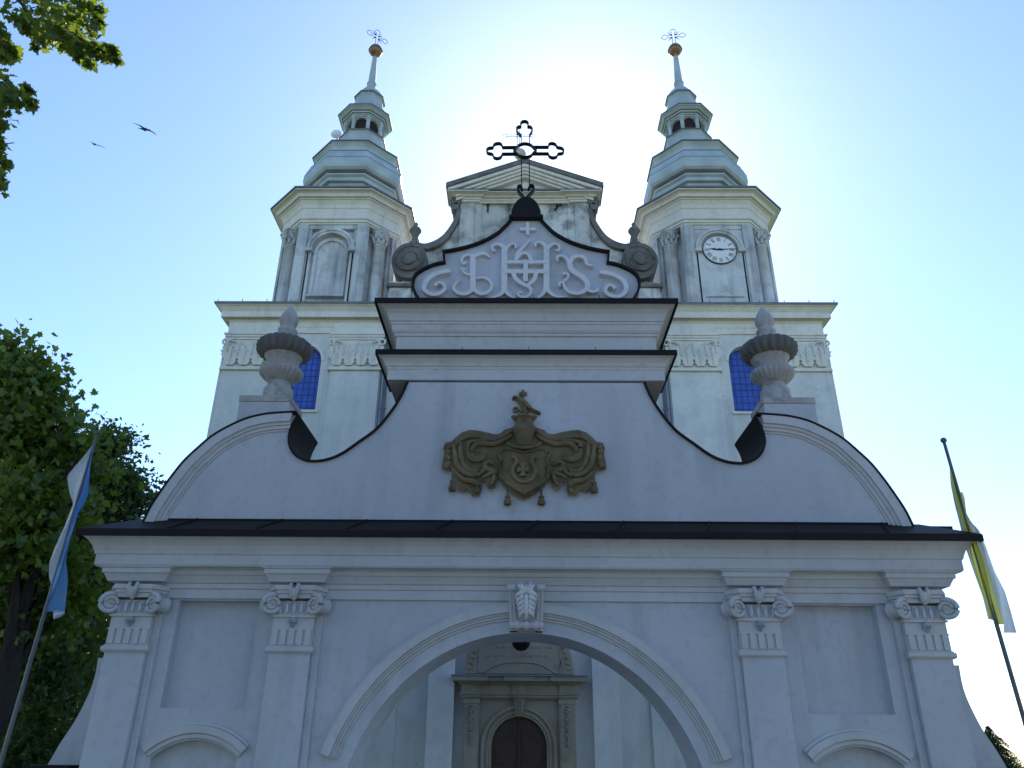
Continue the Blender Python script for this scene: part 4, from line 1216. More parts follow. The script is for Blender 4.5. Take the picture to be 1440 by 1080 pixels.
# ---- towers
TY = 29.8; TXC = 8.30
CT, STT = math.cos(pitch), math.sin(pitch)
def octo(r, z, k=.414, cx=0, cy=0):
    a = r * k
    return [(cx + x, cy + y, z) for x, y in ((-a, -r), (a, -r), (r, -a), (r, a), (a, r), (-a, r), (-r, a), (-r, -a))]
def ringrz(y, h, k=.414, lx=0.0):
    """front edge at photo row y, half width h in photo pixels -> apothem, height"""
    r = 2.0
    for _ in range(12):
        Z = zy(y, TY - r)
        zc_ = (TY - k * r) * CT + (Z - CAMZ) * STT
        r = h * zc_ / FPX
    return r, Z
def tower(sgn, clock):
    cx = sgn * TXC
    mb = MB()
    RD = 2.58; KD = .55
    zb = ze - .3
    ydt = TY - RD
    zdt = zy(315, ydt)
    # core is set back so that the diagonal faces read as recesses
    mb.stack([octo(RD - .28, zb, KD * .93, cx, TY), octo(RD - .28, zdt + .02, KD * .93, cx, TY)])
    a = RD * KD
    zs = zy(349, ydt); zn = zy(327, ydt)
    nh = .92
    # front face plates: corner strips, lintel, arch field
    for f in range(4):
        ang = f * PI / 2
        def rot(x, y, q=0): 
            c, s_ = math.cos(ang), math.sin(ang); return (cx + x * c - y * s_, TY + x * s_ + y * c)
        def rb(x0, x1, y0, y1, z0, z1):
            v = [(*rot(x, y), z) for x in (x0, x1) for y in (y0, y1) for z in (z0, z1)]
            mb.add(v, [(0, 1, 3, 2), (4, 6, 7, 5), (0, 4, 5, 1), (2, 3, 7, 6), (0, 2, 6, 4), (1, 5, 7, 3)])
        rb(-a, -a + .36, -RD, -RD + .4, zb, zdt); rb(a - .36, a, -RD, -RD + .4, zb, zdt)
        rb(-a + .36, a - .36, -RD + .06, -RD + .4, zdt - .22, zdt)
        rb(-a + .36, -a + .50, -RD + .09, -RD + .4, zb, zdt - .22); rb(a - .50, a - .36, -RD + .09, -RD + .4, zb, zdt - .22)
        # diagonal outer strips
    for dg in range(4):
        ang = dg * PI / 2 + PI / 4
        c, s_ = math.cos(ang), math.sin(ang)
        ln = (RD - a) * math.sqrt(2) / 2
        dd = (RD + a) / math.sqrt(2)
        def rb2(x0, x1, y0, y1, z0, z1):
            v = []
            for x in (x0, x1):
                for y in (y0, y1):
                    for z in (z0, z1): v.append((cx + x * c - y * s_, TY + x * s_ + y * c, z))
            mb.add(v, [(0, 1, 3, 2), (4, 6, 7, 5), (0, 4, 5, 1), (2, 3, 7, 6), (0, 2, 6, 4), (1, 5, 7, 3)])
        rb2(-ln, -ln + .2, -dd, -dd + .35, zb, zdt - .002); rb2(ln - .2, ln, -dd, -dd + .35, zb, zdt - .002)
    tw = mb.build('tower', M['tower'], church, bevel=.015)
    # arch moulding and niche or blind field
    mb = MB()
    yf = ydt + .28 * .93
    for r0, r1, pr in ((.98, 1.12, .10), (.86, .98, .06)):
        mb.band(arcpts(cx, zs, nh * r1 * 1.0, 0, PI, 24), arcpts(cx, zs, nh * r0, 0, PI, 24), ydt + .05 - pr, yf + .05)
    for s in (-1, 1):
        x0, x1 = sorted((cx + s * nh * .84, cx + s * nh * 1.18))
        mb.box(x0, x1, ydt - .07, yf + .05, zs - .16, zs)
        x0, x1 = sorted((cx + s * nh * .9, cx + s * nh * 1.1))
        mb.box(x0, x1, ydt + .09, yf + .05, zb, zs - .16)
    mb.box(cx - nh * .84, cx + nh * .84, ydt + .02, yf + .06, zy(416, ydt), zy(413.5, ydt))
    if clock: mb.box(cx - a + .4, cx + a - .4, ydt + .10, yf + .05, zb, zdt - .1)
    if not clock:
        fr = arcpts(cx, zs - .1, nh * .80, 0, PI, 20); fi_ = arcpts(cx, zs - .1, nh * .66, 0, PI, 20)
        mb.band([(cx + nh * .80, zy(412, ydt))] + fr + [(cx - nh * .80, zy(412, ydt))], [(cx + nh * .66, zy(412, ydt))] + fi_ + [(cx - nh * .66, zy(412, ydt))], ydt + .18, yf + .05)
    mb.build('arch_moulding', M['tower'], tw, bevel=.015)
    # columns in the diagonal recesses
    for dx, dy in ((-1, -1), (1, -1), (1, 1), (-1, 1)):
        d_ = (RD + a) / 2 - .05
        x, y = cx + dx * d_, TY + dy * d_
        zc0 = zdt - .02
        mb = MB()
        mb.lathe([(.30, zb), (.30, zb + .5), (.27, zb + .55), (.25, zc0 - .85), (.27, zc0 - .84), (.27, zc0 - .78), (.24, zc0 - .77)], x, y, 24)
        mb.lathe([(.24, zc0 - .78), (.25, zc0 - .5), (.36, zc0 - .15), (.36, zc0 - .1), (.4, zc0 - .09), (.4, zc0)], x, y, 20)
        for row, (zz, rr, nn) in enumerate(((zc0 - .72, .26, 8), (zc0 - .5, .29, 8))):
            for k in range(nn):
                aa = 2 * PI * (k + .5 * row) / nn
                ca, sa = math.cos(aa), math.sin(aa)
                mb.tube([(x + rr * ca, y + rr * sa, zz), (x + (rr + .03) * ca, y + (rr + .03) * sa, zz + .18), (x + (rr + .12) * ca, y + (rr + .12) * sa, zz + .3), (x + (rr + .14) * ca, y + (rr + .14) * sa, zz + .24)], [.06, .08, .05, .02], 6)
        mb.build('column', M['tower'], tw)
    # entablature
    ep = [(.0, 315.5), (.0, 313), (.05, 312.5), (.05, 308.5), (.11, 307.5), (.11, 305), (.02, 304.6), (.02, 294), (.06, 292.5), (.10, 287), (.20, 281), (.26, 279.5), (.26, 277), (.36, 276), (.40, 271.5), (.52, 267), (.60, 266), (.60, 263.8)]
    ez = [(o_, zy(y, ydt - o_)) for o_, y in ep]
    path = [(p[0], p[1]) for p in octo(RD, 0, KD, cx, TY)]
    mb = MB()
    mb.sweep([(-.6, ez[0][1])] + ez + [(-.6, ez[-1][1])], path, True)
    mb.stack([octo(RD - .5, ez[0][1] + .01, KD, cx, TY), octo(RD - .5, ez[-1][1] - .01, KD, cx, TY)])
    mb.build('tower_cornice', M['ctrim'], tw, bevel=.012)
    zt_ = ez[-1][1]
    mb = MB()
    mb.sweep([(-.9, zt_ + .5), (.66, zt_ + .06), (.66, zt_ - .02), (.6, zt_ + .001), (-.9, zt_ + .002)], path, True)
    mb.build('cornice_flashing', M['leadedge'], tw)
    cA = cx; cx = sgn * 8.20
    # dome
    def rr(l):
        o = []
        for y, h in l:
            r, z_ = ringrz(y, h)
            if o and z_ <= o[-1][1]: z_ = o[-1][1] + .004
            o.append((r, z_))
        return o
    def stk(l, mat, name, par, kk=.414):
        m_ = MB(); q = rr(l)
        m_.stack([octo(r, z_, kk, cx, TY) for r, z_ in q])
        return m_.build(name, mat, par), q
    q = rr([(264, 54), (257, 54), (255, 59), (249, 59), (245, 62), (243, 62.5)])
    q = [(q[0][0], zt_ + .1)] + q[1:]
    mb = MB(); mb.stack([octo(r, z_, .414, cx, TY) for r, z_ in q]); mb.build('dome_base', M['lead'], tw)
    dl, q2 = stk([(242.8, 58), (241, 61.5), (237.5, 65), (233, 67.8), (227, 69), (220, 68), (214, 64.5), (211, 61), (209.6, 55), (206, 55), (201.8, 57.2), (199, 59), (198, 59.2)], M['lead'], 'dome', tw)
    m_ = MB()
    r, z_ = q2[-1]; zb3 = ringrz(190, 32)
    m_.stack([octo(r + .05, z_ - .01, .414, cx, TY), octo(r + .05, z_ + .05, .414, cx, TY), octo(zb3[0], z_ + .07, .414, cx, TY)])
    r, z_ = q2[0]
    m_.stack([octo(r + .09, z_ - .05, .414, cx, TY), octo(r + .09, z_ + .0, .414, cx, TY)])
    # standing seams
    r1, z1 = q2[5]
    m_.stack([octo(r1 + .008, z1 - .012, .414, cx, TY), octo(r1 + .008, z1 + .012, .414, cx, TY)])
    m_.stack([octo(q2[7][0] + .035, q2[7][1] - .05, .414, cx, TY), octo(q2[7][0] + .035, q2[7][1] - .015, .414, cx, TY)])
    m_.build('dome_seams', M['leadedge'], tw)
    # belfry lantern
    cx = sgn * 8.12
    lq = rr([(191, 31), (184.5, 29.3), (182.5, 30.5), (181.3, 31)])
    lq = [(lq[0][0], q2[-1][1] + .04)] + lq[1:]
    m_ = MB(); m_.stack([octo(r, z_, .414, cx, TY) for r, z_ in lq])
    zl0 = lq[-1][1]; r0 = ringrz(180, 25.5)[0]
    up = rr([(163.2, 25.3), (161.6, 25.6), (161.2, 27), (158.4, 27.3), (157.8, 29), (154.6, 29.6), (153.8, 31.4), (149, 34.2), (147.6, 35.6), (146, 35.6)])
    zl1 = up[0][1]
    m_.stack([octo(r, z_, .414, cx, TY) for r, z_ in up])
    lan = m_.build('lantern', M['lead'], tw)
    m_ = MB()
    for k in range(8):
        aa = PI / 8 + k * PI / 4
        for off_ in (0,):
            rad = r0 / math.cos(PI / 8) * .96
            x = cx + rad * math.cos(aa) - off_ * math.sin(aa); y = TY + rad * math.sin(aa) + off_ * math.cos(aa)
            m_.lathe([(.13, zl0), (.13, zl0 + .08), (.10, zl0 + .1), (.095, zl1 - .12), (.13, zl1 - .1), (.13, zl1)], x, y, 12)
    # arched heads between columns
    for k in range(8):
        aa = k * PI / 4
        ha = r0 * .414
        zs_ = zl1 - ha * .82 - .03
        arc = arcpts(0, zs_, ha * .80, 0, PI, 10)
        poly = [(-ha, zs_), (-ha * .80, zs_)] + arc[::-1][1:-1] + [(ha * .80, zs_), (ha, zs_), (ha, zl1 + .01), (-ha, zl1 + .01)]
        def rt(x, y, z, aa=aa): 
            X_, Y_ = x, -r0 * .95 + y
            return (cx + X_ * math.cos(aa) - Y_ * math.sin(aa), TY + X_ * math.sin(aa) + Y_ * math.cos(aa), z)
        m_.slab([poly], 0, .12, rot=rt)
    m_.build('lantern_arcade', M['lead'], tw)
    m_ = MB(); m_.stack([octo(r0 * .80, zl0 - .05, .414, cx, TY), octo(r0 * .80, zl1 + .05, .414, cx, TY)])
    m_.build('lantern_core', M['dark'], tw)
    for rad, z_ in (up[3], up[5]):
        m_ = MB(); m_.stack([octo(rad + .02, z_ - .02, .414, cx, TY), octo(rad + .02, z_ + .012, .414, cx, TY)]); m_.build('lantern_flashing', M['leadedge'], tw)
    for rad, z_ in ((up[-1][0], up[-1][1]), lq[-1]):
        m_ = MB(); m_.stack([octo(rad + .03, z_ - .02, .414, cx, TY), octo(rad + .03, z_ + .035, .414, cx, TY), octo(rad * .7, z_ + .12, .414, cx, TY)])
        m_.build('lantern_flashing', M['leadedge'], tw)
    cx = sgn * 8.03
    s2 = rr([(146, 30), (143.5, 23), (141.5, 21.5), (136, 19.8), (131, 17.5), (129.5, 18), (127.3, 20), (126, 19.5), (124, 16), (122.2, 12.5), (121.2, 8)])
    s2 = [(s2[0][0], up[-1][1] + .02)] + s2[1:]
    m_ = MB(); m_.stack([octo(r, z_, .414, cx, TY) for r, z_ in s2]); m_.build('spire_drum', M['lead'], tw)
    cq = rr([(127.2, 20.2), (126.2, 20.2)])
    m_ = MB(); m_.stack([octo(r + .02, z_, .414, cx, TY) for r, z_ in cq]); m_.build('spire_drum_edge', M['leadedge'], tw)
    sp = rr([(121.5, 6.4), (114, 6.0), (113.6, 5.2), (78, 3.0)])
    m_ = MB(); m_.stack([octo(r, z_, .414, cx, TY) for r, z_ in sp])
    m_.stack([octo(sp[1][0] + .02, sp[1][1] - .02, .414, cx, TY), octo(sp[1][0] + .02, sp[1][1] + .03, .414, cx, TY)])
    m_.build('spire', M['lead'], tw)
    bz = zy(71, TY); br = 9.3 * (TY * CT + (bz - CAMZ) * STT) / FPX
    m_ = MB()
    m_.lathe([(br * math.sin(PI * k / 16) + .002, bz - br * math.cos(PI * k / 16)) for k in range(17)], cx, TY, 28)
    m_.tube([(cx + (br + .012) * math.cos(2 * PI * k / 24), TY + (br + .012) * math.sin(2 * PI * k / 24), bz - .02) for k in range(25)], .02, 5)
    m_.build('ball', M['copper'], tw)
    # cross: outlined arms, turned about the pole
    m_ = MB()
    zx = zy(51.5, TY); L = 17 * (TY * CT + (zx - CAMZ) * STT) / FPX; zt3 = zy(41.5, TY)
    al = R(-8) if clock else R(38)
    def cxp(u, z_): return (cx + u * math.cos(al), TY + u * math.sin(al), z_)
    e = .075
    hgt = zt3 - zx
    for s in (-1, 1):
        out_ = [(s * e, zx + e), (s * (L - .28), zx + e), (s * (L - .25), zx + .17), (s * (L - .1), zx + .13), (s * L, zx), (s * (L - .1), zx - .13), (s * (L - .25), zx - .17), (s * (L - .28), zx - e), (s * e, zx - e)]
        m_.tube([cxp(*p) for p in out_], .016, 5)
    out_ = [(-e, zx + e), (-e, zt3 - .28), (-.17, zt3 - .25), (-.13, zt3 - .1), (0, zt3), (.13, zt3 - .1), (.17, zt3 - .25), (e, zt3 - .28), (e, zx + e)]
    m_.tube([cxp(*p) for p in out_], .016, 5)
    for s in (-1, 1): m_.tube([cxp(s * e, bz), cxp(s * e, zx - e)], .016, 5)
    for aa in range(8):
        if aa % 2: 
            d = math.cos(aa * PI / 4), math.sin(aa * PI / 4)
            m_.tube([cxp(d[0] * .1, zx + d[1] * .1), cxp(d[0] * .45, zx + d[1] * .45)], [.035, .005], 5)
    m_.build('cross', M['iron'], tw)
    if clock:
        q = H(1013.5, 349.6, ydt - .02); cr_ = .71
        q = (cA, q[1])
        m_ = MB(); n = 48
        m_.slab([arcpts(q[0], q[1], cr_, 0, 2 * PI, n)[:-1]], ydt + .05, yf + .1, 0)
        m_.band(arcpts(q[0], q[1], cr_ + .02, 0, 2 * PI, n), arcpts(q[0], q[1], cr_ - .012, 0, 2 * PI, n), ydt + .03, yf + .1, 1)
        yk = ydt + .046
        def hand(ang, r0_, r1_, w0, w1):   # clockwise angle from 12
            s_, c = math.sin(ang), math.cos(ang)
            m_.slab([[(q[0] + r0_ * s_ - w0 * c, q[1] + r0_ * c + w0 * s_), (q[0] + r0_ * s_ + w0 * c, q[1] + r0_ * c - w0 * s_), (q[0] + r1_ * s_ + w1 * c, q[1] + r1_ * c - w1 * s_), (q[0] + r1_ * s_ - w1 * c, q[1] + r1_ * c + w1 * s_)]], yk - hand.d, yk, 1); hand.d += .004
        hand.d = .006
        num = ['XII', 'I', 'II', 'III', 'IIII', 'V', 'VI', 'VII', 'VIII', 'IX', 'X', 'XI']
        for h_, tx in enumerate(num):
            ang = h_ * PI / 6; s_, c = math.sin(ang), math.cos(ang)
            wd = {'I': .045, 'V': .085, 'X': .085}
            tot = sum(wd[ch] for ch in tx); u = -tot / 2
            def seg(u0, v0, u1, v1, wl):
                A = Vector((q[0] + u0 * c + v0 * s_, q[1] - u0 * s_ + v0 * c)); B = Vector((q[0] + u1 * c + v1 * s_, q[1] - u1 * s_ + v1 * c))
                d = (B - A).normalized(); nn_ = Vector((-d.y, d.x)) * wl
                m_.slab([[tuple(A - nn_), tuple(A + nn_), tuple(B + nn_), tuple(B - nn_)]], yk + .001, yk + .01, 1)
            v0, v1 = cr_ * .60, cr_ * .86
            for ch in tx:
                wq = wd[ch]
                if ch == 'I': seg(u + wq / 2, v0, u + wq / 2, v1, .011)
                elif ch == 'V': seg(u + wq * .5, v0, u + wq * .12, v1, .013); seg(u + wq * .5, v0 + .005, u + wq * .88, v1, .006)
                else: seg(u + wq * .12, v1, u + wq * .88, v0, .013); seg(u + wq * .12, v0, u + wq * .88, v1, .0055)
                u += wq
        for mi_ in range(60):
            ang = mi_ * PI / 30
            r_ = cr_ * (.90 if mi_ % 5 else .885)
            hand.d = .0005
            hand(ang, r_, cr_ * .955, .006 if mi_ % 5 else .011, .006 if mi_ % 5 else .011)
        hand.d = .012
        hand(R(86), -.16, .68, .032, .008)
        hand(R(275), -.14, .42, .045, .012)
        hand(R(275), .2, .38, .06, .006)
        m_.slab([arcpts(q[0], q[1], .05, 0, 2 * PI, 14)[:-1]], yk - .04, yk, 1)
        m_.build('clock', [M['clock'], M['black']], tw)
    return tw
tag(tower(-1, False), 'left bell tower with a blind arched niche')
tag(tower(1, True), 'right bell tower with the clock')
# small white dish antenna on the left tower
da = empty('dish_antenna', (CX - TXC - 1.15, TY - 1.1, 0))
tag(da, 'small white dish antenna on the left tower beside its lantern', 'antenna')
dz = P(473, 189, TY - 1.1)
mb = MB()
n = 20
for k, (rq, dd) in enumerate(((.26, .0),)):
    rings = [[(rq * s_ * math.cos(2 * PI * i / n), -.16 * s_ * s_ * -1 - .2, dz[1] + rq * s_ * math.sin(2 * PI * i / n)) for i in range(n)] for s_ in (.02, .3, .6, .85, 1.0)]
    rings2 = [[(x, y + .02, z) for x, y, z in r] for r in rings[::-1]]
    mb.stack(rings[::-1] + rings2[::-1], 0, True)
mb.build('dish', metal('white_enamel', (.75, .75, .75), .5, 0), da)
mb = MB(); mb.tube([(0, -.18, dz[1]), (0, .3, dz[1] - .1), (0, .45, dz[1] - .9)], .03, 6); mb.build('mast', M['zinc'], da)
da.location.x = dz[0]
# ================================================================== flags
def W3(x, y, Y):
    X, Z = P(x, y, Y); return Vector((X, Y, Z))
def interp(pts, y):
    ys = [p[1] for p in pts]; xs = [p[0] for p in pts]
    return float(np.interp(y, ys, xs))
def flagpole(label, top, low, Yp, strips, mats, knob):
    A = W3(*top, Yp); B = W3(*low, Yp)
    d = (B - A).normalized(); foot = A + d * ((GZ - A.z) / d.z)
    t = empty('flagpole', foot); tag(t, label, 'flag', 'church flags beside the gate')
    mb = MB(); mb.tube([Vector((0, 0, 0)), (A - foot) * .5, A - foot], [.036, .032, .026], 12)
    pole = mb.build('pole', M['pole'], t)
    mb = MB(); r = knob
    q = A - foot
    mb.lathe([(r * math.sin(PI * k / 10) + .001, q.z + r * .6 - r * math.cos(PI * k / 10)) for k in range(11)], q.x, q.y, 16)
    mb.build('finial', M['pole'], t)
    mb = MB()
    for (edge0, edge1, ya, yb, mi, ph, dd) in strips:
        N = 40; Mc = 8; v = []
        for i in range(N + 1):
            y = ya + (yb - ya) * i / N
            xa = interp(edge0, y); xb_ = interp(edge1, y)
            for j in range(Mc + 1):
                f = j / Mc
                yy = y + (0 if i < N else 0)
                off = dd + .07 * math.sin(f * 4.2 + ph + i * .16) * (0.15 + f * .85 if mi_side(edge0) else 1.0)
                off += .02 * math.sin(i * .55 + f * 9)
                p = W3(xa + (xb_ - xa) * f, yy, Yp + off) - foot
                v.append(tuple(p))
        f_ = [(i * (Mc + 1) + j, i * (Mc + 1) + j + 1, (i + 1) * (Mc + 1) + j + 1, (i + 1) * (Mc + 1) + j) for i in range(N) for j in range(Mc)]
        mb.add(v, f_, mi, True)
    o = mb.build('flag', mats, t, recalc=False)
    return t
def mi_side(e): return False
lp = lambda y: 137 - (y - 611) * .2943
lpole = [(lp(y), y) for y in (600, 900)]
lpole_r = [(lp(y) + 1.5, y) for y in (600, 900)]
lr = [(130, 626), (127.5, 652), (123.5, 697), (117, 711), (109.7, 722), (104, 742), (99, 758), (94, 779), (92.5, 791), (95, 806), (95, 822), (93, 842), (91, 861)]
ll = [(129, 627), (119, 640), (106, 655), (94.4, 669), (96, 682), (98, 695), (103, 708), (97, 724), (91, 740), (83, 757), (76, 773), (69.4, 791), (68.6, 803), (69.2, 813), (71.7, 821)]
tl = [(74.5, 852), (75, 871)]; tr = [(90.5, 858), (91, 863), (84, 868), (76, 871)]
white = cloth('white_cloth', (.88, .89, .92)); blue = cloth('blue_cloth', (.24, .48, .86)); yellow = cloth('yellow_cloth', (.92, .88, .22))
flagpole('slim pole with a limp white and blue flag left of the gate', (136.5, 611), (0, 1077), 12.55,
         [(lpole, lr, 627, 860, 1, .4, -.05), (ll, lpole, 628, 822, 0, 2.2, .06), (tl, tr, 853, 870.5, 0, 1.0, .02)], [white, blue], .05)
# right: yellow and white
rp = lambda y: 1327.5 + (y - 622) * (1440 - 1327.5) / (1012 - 622)
rpole = [(rp(y), y) for y in (600, 700, 800, 900)]
wl = [(1335, 654), (1336.5, 680), (1342, 708), (1348.5, 733), (1356.7, 767), (1367.8, 800), (1381.7, 839), (1389.4, 871)]
yl = [(1336, 660), (1341, 690), (1349, 722), (1358, 752), (1366, 785), (1375, 815), (1387, 845), (1394, 871)]
yr = [(1352, 690), (1360, 732), (1367, 744), (1374, 762), (1382, 783), (1391, 811), (1399, 838), (1412, 878)]
wr = [(1347, 676), (1356, 700), (1356.5, 707), (1358, 722), (1365, 735), (1375, 745), (1384.5, 769), (1395.5, 803), (1409.4, 831), (1418, 862), (1424.7, 890)]
flagpole('slim pole with a limp yellow and white flag right of the gate', (1327.5, 621.5), (1440, 1011.5), 12.55,
         [(wl, yl, 656, 871, 0, 1.1, .10), (yl, rpole, 662, 872, 1, 2.4, .05), (rpole, yr, 692, 878, 1, .3, -.05), ([(a - .5, b) for a, b in yr], [(a + 5 * (b - 676) / 214, b) for a, b in wr], 692, 890, 0, 1.9, -.05)], [white, yellow], .05)

# ================================================================== birds
def bird(px, py, Y, span, tilt, heading, mat, label, fold=1.0, pitch_=0):
    mb = MB()
    N = 28; n = 12; rings = []
    for i in range(N + 1):
        t = -1 + 2 * i / N; a = abs(t)
        ch = (.10 * (1 - a ** 2.2) + .025) if a > .1 else .14
        th = .018 * (1 - a) + .004 + (.035 * math.exp(-(t / .07) ** 2))
        sw = -.05 * a ** 2 + .03 * math.sin(a * PI)
        up = .03 * math.sin(a * PI * .9)
        rings.append([(t * .5 * (fold if t > 0 else 1), sw + .5 * ch * math.cos(2 * PI * k / n), up + th * math.sin(2 * PI * k / n)) for k in range(n)])
    mb.stack(rings, 0, True)
    mb.tube([(0, .24, .005), (0, .20, .01), (0, .15, .01), (0, .05, 0), (0, -.08, -.005), (0, -.2, 0), (0, -.28, .0)], [.004, .014, .024, .036, .032, .016, .008], 10)
    mb.stack([[(-.02, -.12, .008), (.02, -.12, .008), (.02, -.12, -.012), (-.02, -.12, -.012)], [(-.035, -.26, .004), (.035, -.26, .004), (.035, -.26, -.004), (-.035, -.26, -.004)]])
    o = mb.build('bird', mat)
    rm = o.modifiers.new('skin', 'REMESH'); rm.mode = 'VOXEL'; rm.voxel_size = .008; rm.use_smooth_shade = True
    p = W3(px, py, Y); o.location = p; o.scale = (span, span, span)
    o.rotation_euler = (pitch_, tilt, heading)
    tag(o, label, 'bird', 'birds in flight')
bm_, n_, l_, b_ = newmat('black_feathers'); b_.inputs['Base Color'].default_value = (.012, .012, .016, 1); b_.inputs['Roughness'].default_value = .7
b2, n2, l2, bb2 = newmat('black_and_white_feathers')
tc = n2.new('ShaderNodeTexCoord'); sx = n2.new('ShaderNodeSeparateXYZ'); l2.new(tc.outputs['Object'], sx.inputs[0])
mr = n2.new('ShaderNodeMapRange'); mr.inputs[1].default_value = -.03; mr.inputs[2].default_value = -.06; l2.new(sx.outputs[1], mr.inputs[0])
ab = n2.new('ShaderNodeMath'); ab.operation = 'ABSOLUTE'; l2.new(sx.outputs[0], ab.inputs[0])
lt_ = n2.new('ShaderNodeMath'); lt_.operation = 'LESS_THAN'; lt_.inputs[1].default_value = .09; l2.new(ab.outputs[0], lt_.inputs[0])
mu = n2.new('ShaderNodeMath'); mu.operation = 'MULTIPLY'; l2.new(mr.outputs[0], mu.inputs[0]); l2.new(lt_.outputs[0], mu.inputs[1])
mxx = n2.new('ShaderNodeMix'); mxx.data_type = 'RGBA'; l2.new(mu.outputs[0], mxx.inputs[0]); mxx.inputs[6].default_value = (.012, .012, .016, 1); mxx.inputs[7].default_value = (.85, .85, .85, 1)
l2.new(mxx.outputs[2], bb2.inputs['Base Color'])
bird(204, 182, 18, 1.0, R(30), R(0), bm_, 'black bird gliding with both wings stretched out flat', pitch_=R(38))
bird(133, 203, 20, .75, R(-14), R(200), b2, 'smaller dark bird with a white rump flying further left', fold=.45, pitch_=R(-40))

# ================================================================== trees
def leaf_mesh(name, mat, parent, pts, nrm_bias, size, jitter=.9, shape=None):
    """one mesh of many small leaves: pts Nx3 numpy"""
    n = len(pts)
    nn = rng.normal(size=(n, 3)); nn[:, 2] = nn[:, 2] * .6 + nrm_bias
    nn /= np.linalg.norm(nn, axis=1)[:, None]
    a = rng.normal(size=(n, 3)); u = np.cross(nn, a); u /= np.linalg.norm(u, axis=1)[:, None]
    v = np.cross(nn, u)
    s = size * (1 + jitter * (rng.random(n) - .5))[:, None]
    if shape is None: shape = [(0, -.5, 0), (.28, -.1, .05), (0, .55, 0), (-.28, -.1, .05)]
    m = len(shape)
    co = np.empty((n, m, 3))
    for k, (x, y, z) in enumerate(shape):
        co[:, k, :] = pts + u * (x * s) + v * (y * s) + nn * (z * s)
    me = bpy.data.meshes.new(name)
    me.vertices.add(n * m); me.vertices.foreach_set('co', co.ravel())
    me.loops.add(n * m); me.loops.foreach_set('vertex_index', np.arange(n * m, dtype=np.int32))
    me.polygons.add(n); me.polygons.foreach_set('loop_start', np.arange(0, n * m, m, dtype=np.int32))
    try: me.polygons.foreach_set('loop_total', np.full(n, m, dtype=np.int32))
    except Exception: pass
    me.update(calc_edges=True); me.validate()
    me.materials.append(mat)
    o = bpy.data.objects.new(name, me); C.objects.link(o)
    if parent: o.parent = parent
    return o
def cluster(c, r, ncl, per, csz, shell=.45):
    """leaf positions in clumps inside an ellipsoid"""
    d = rng.normal(size=(ncl, 3)); d /= np.linalg.norm(d, axis=1)[:, None]
    rad = (shell + (1 - shell) * rng.random(ncl)) [:, None] ** .7
    cc = np.array(c) + d * rad * np.array(r)
    sz = csz * (.6 + .8 * rng.random(ncl))
    out = cc[:, None, :] + np.clip(rng.normal(size=(ncl, per, 3)), -1.7, 1.7) * sz[:, None, None] * np.array([1, 1, .55])
    return out.reshape(-1, 3), cc
def bark():
    m, n, l, b = newmat('tree_bark')
    tc = n.new('ShaderNodeTexCoord'); mp = n.new('ShaderNodeMapping'); mp.inputs['Scale'].default_value = (8, 8, 1.5)
    t = n.new('ShaderNodeTexNoise'); t.inputs['Scale'].default_value = 2; t.inputs['Detail'].default_value = 8
    l.new(tc.outputs['Object'], mp.inputs[0]); l.new(mp.outputs[0], t.inputs['Vector'])
    r = n.new('ShaderNodeValToRGB'); r.color_ramp.elements[0].color = (.012, .010, .008, 1); r.color_ramp.elements[1].color = (.055, .045, .035, 1)
    l.new(t.outputs['Fac'], r.inputs[0]); l.new(r.outputs[0], b.inputs['Base Color']); b.inputs['Roughness'].default_value = .95
    bp = n.new('ShaderNodeBump'); bp.inputs['Strength'].default_value = .8; bp.inputs['Distance'].default_value = .05
    l.new(t.outputs['Fac'], bp.inputs['Height']); l.new(bp.outputs[0], b.inputs['Normal'])
    return m
BARK = bark()
def zcam(Y, Z): return Y * CT + (Z - CAMZ) * STT
MAPLE = [(0, -.45, 0), (.12, -.3, .02), (.42, -.36, .06), (.34, -.12, .04), (.55, .08, .08), (.25, .12, .03), (.22, .32, .04), (.0, .62, .03), (-.22, .32, .04), (-.25, .12, .03), (-.55, .08, .08), (-.34, -.12, .04), (-.42, -.36, .06), (-.12, -.3, .02)]
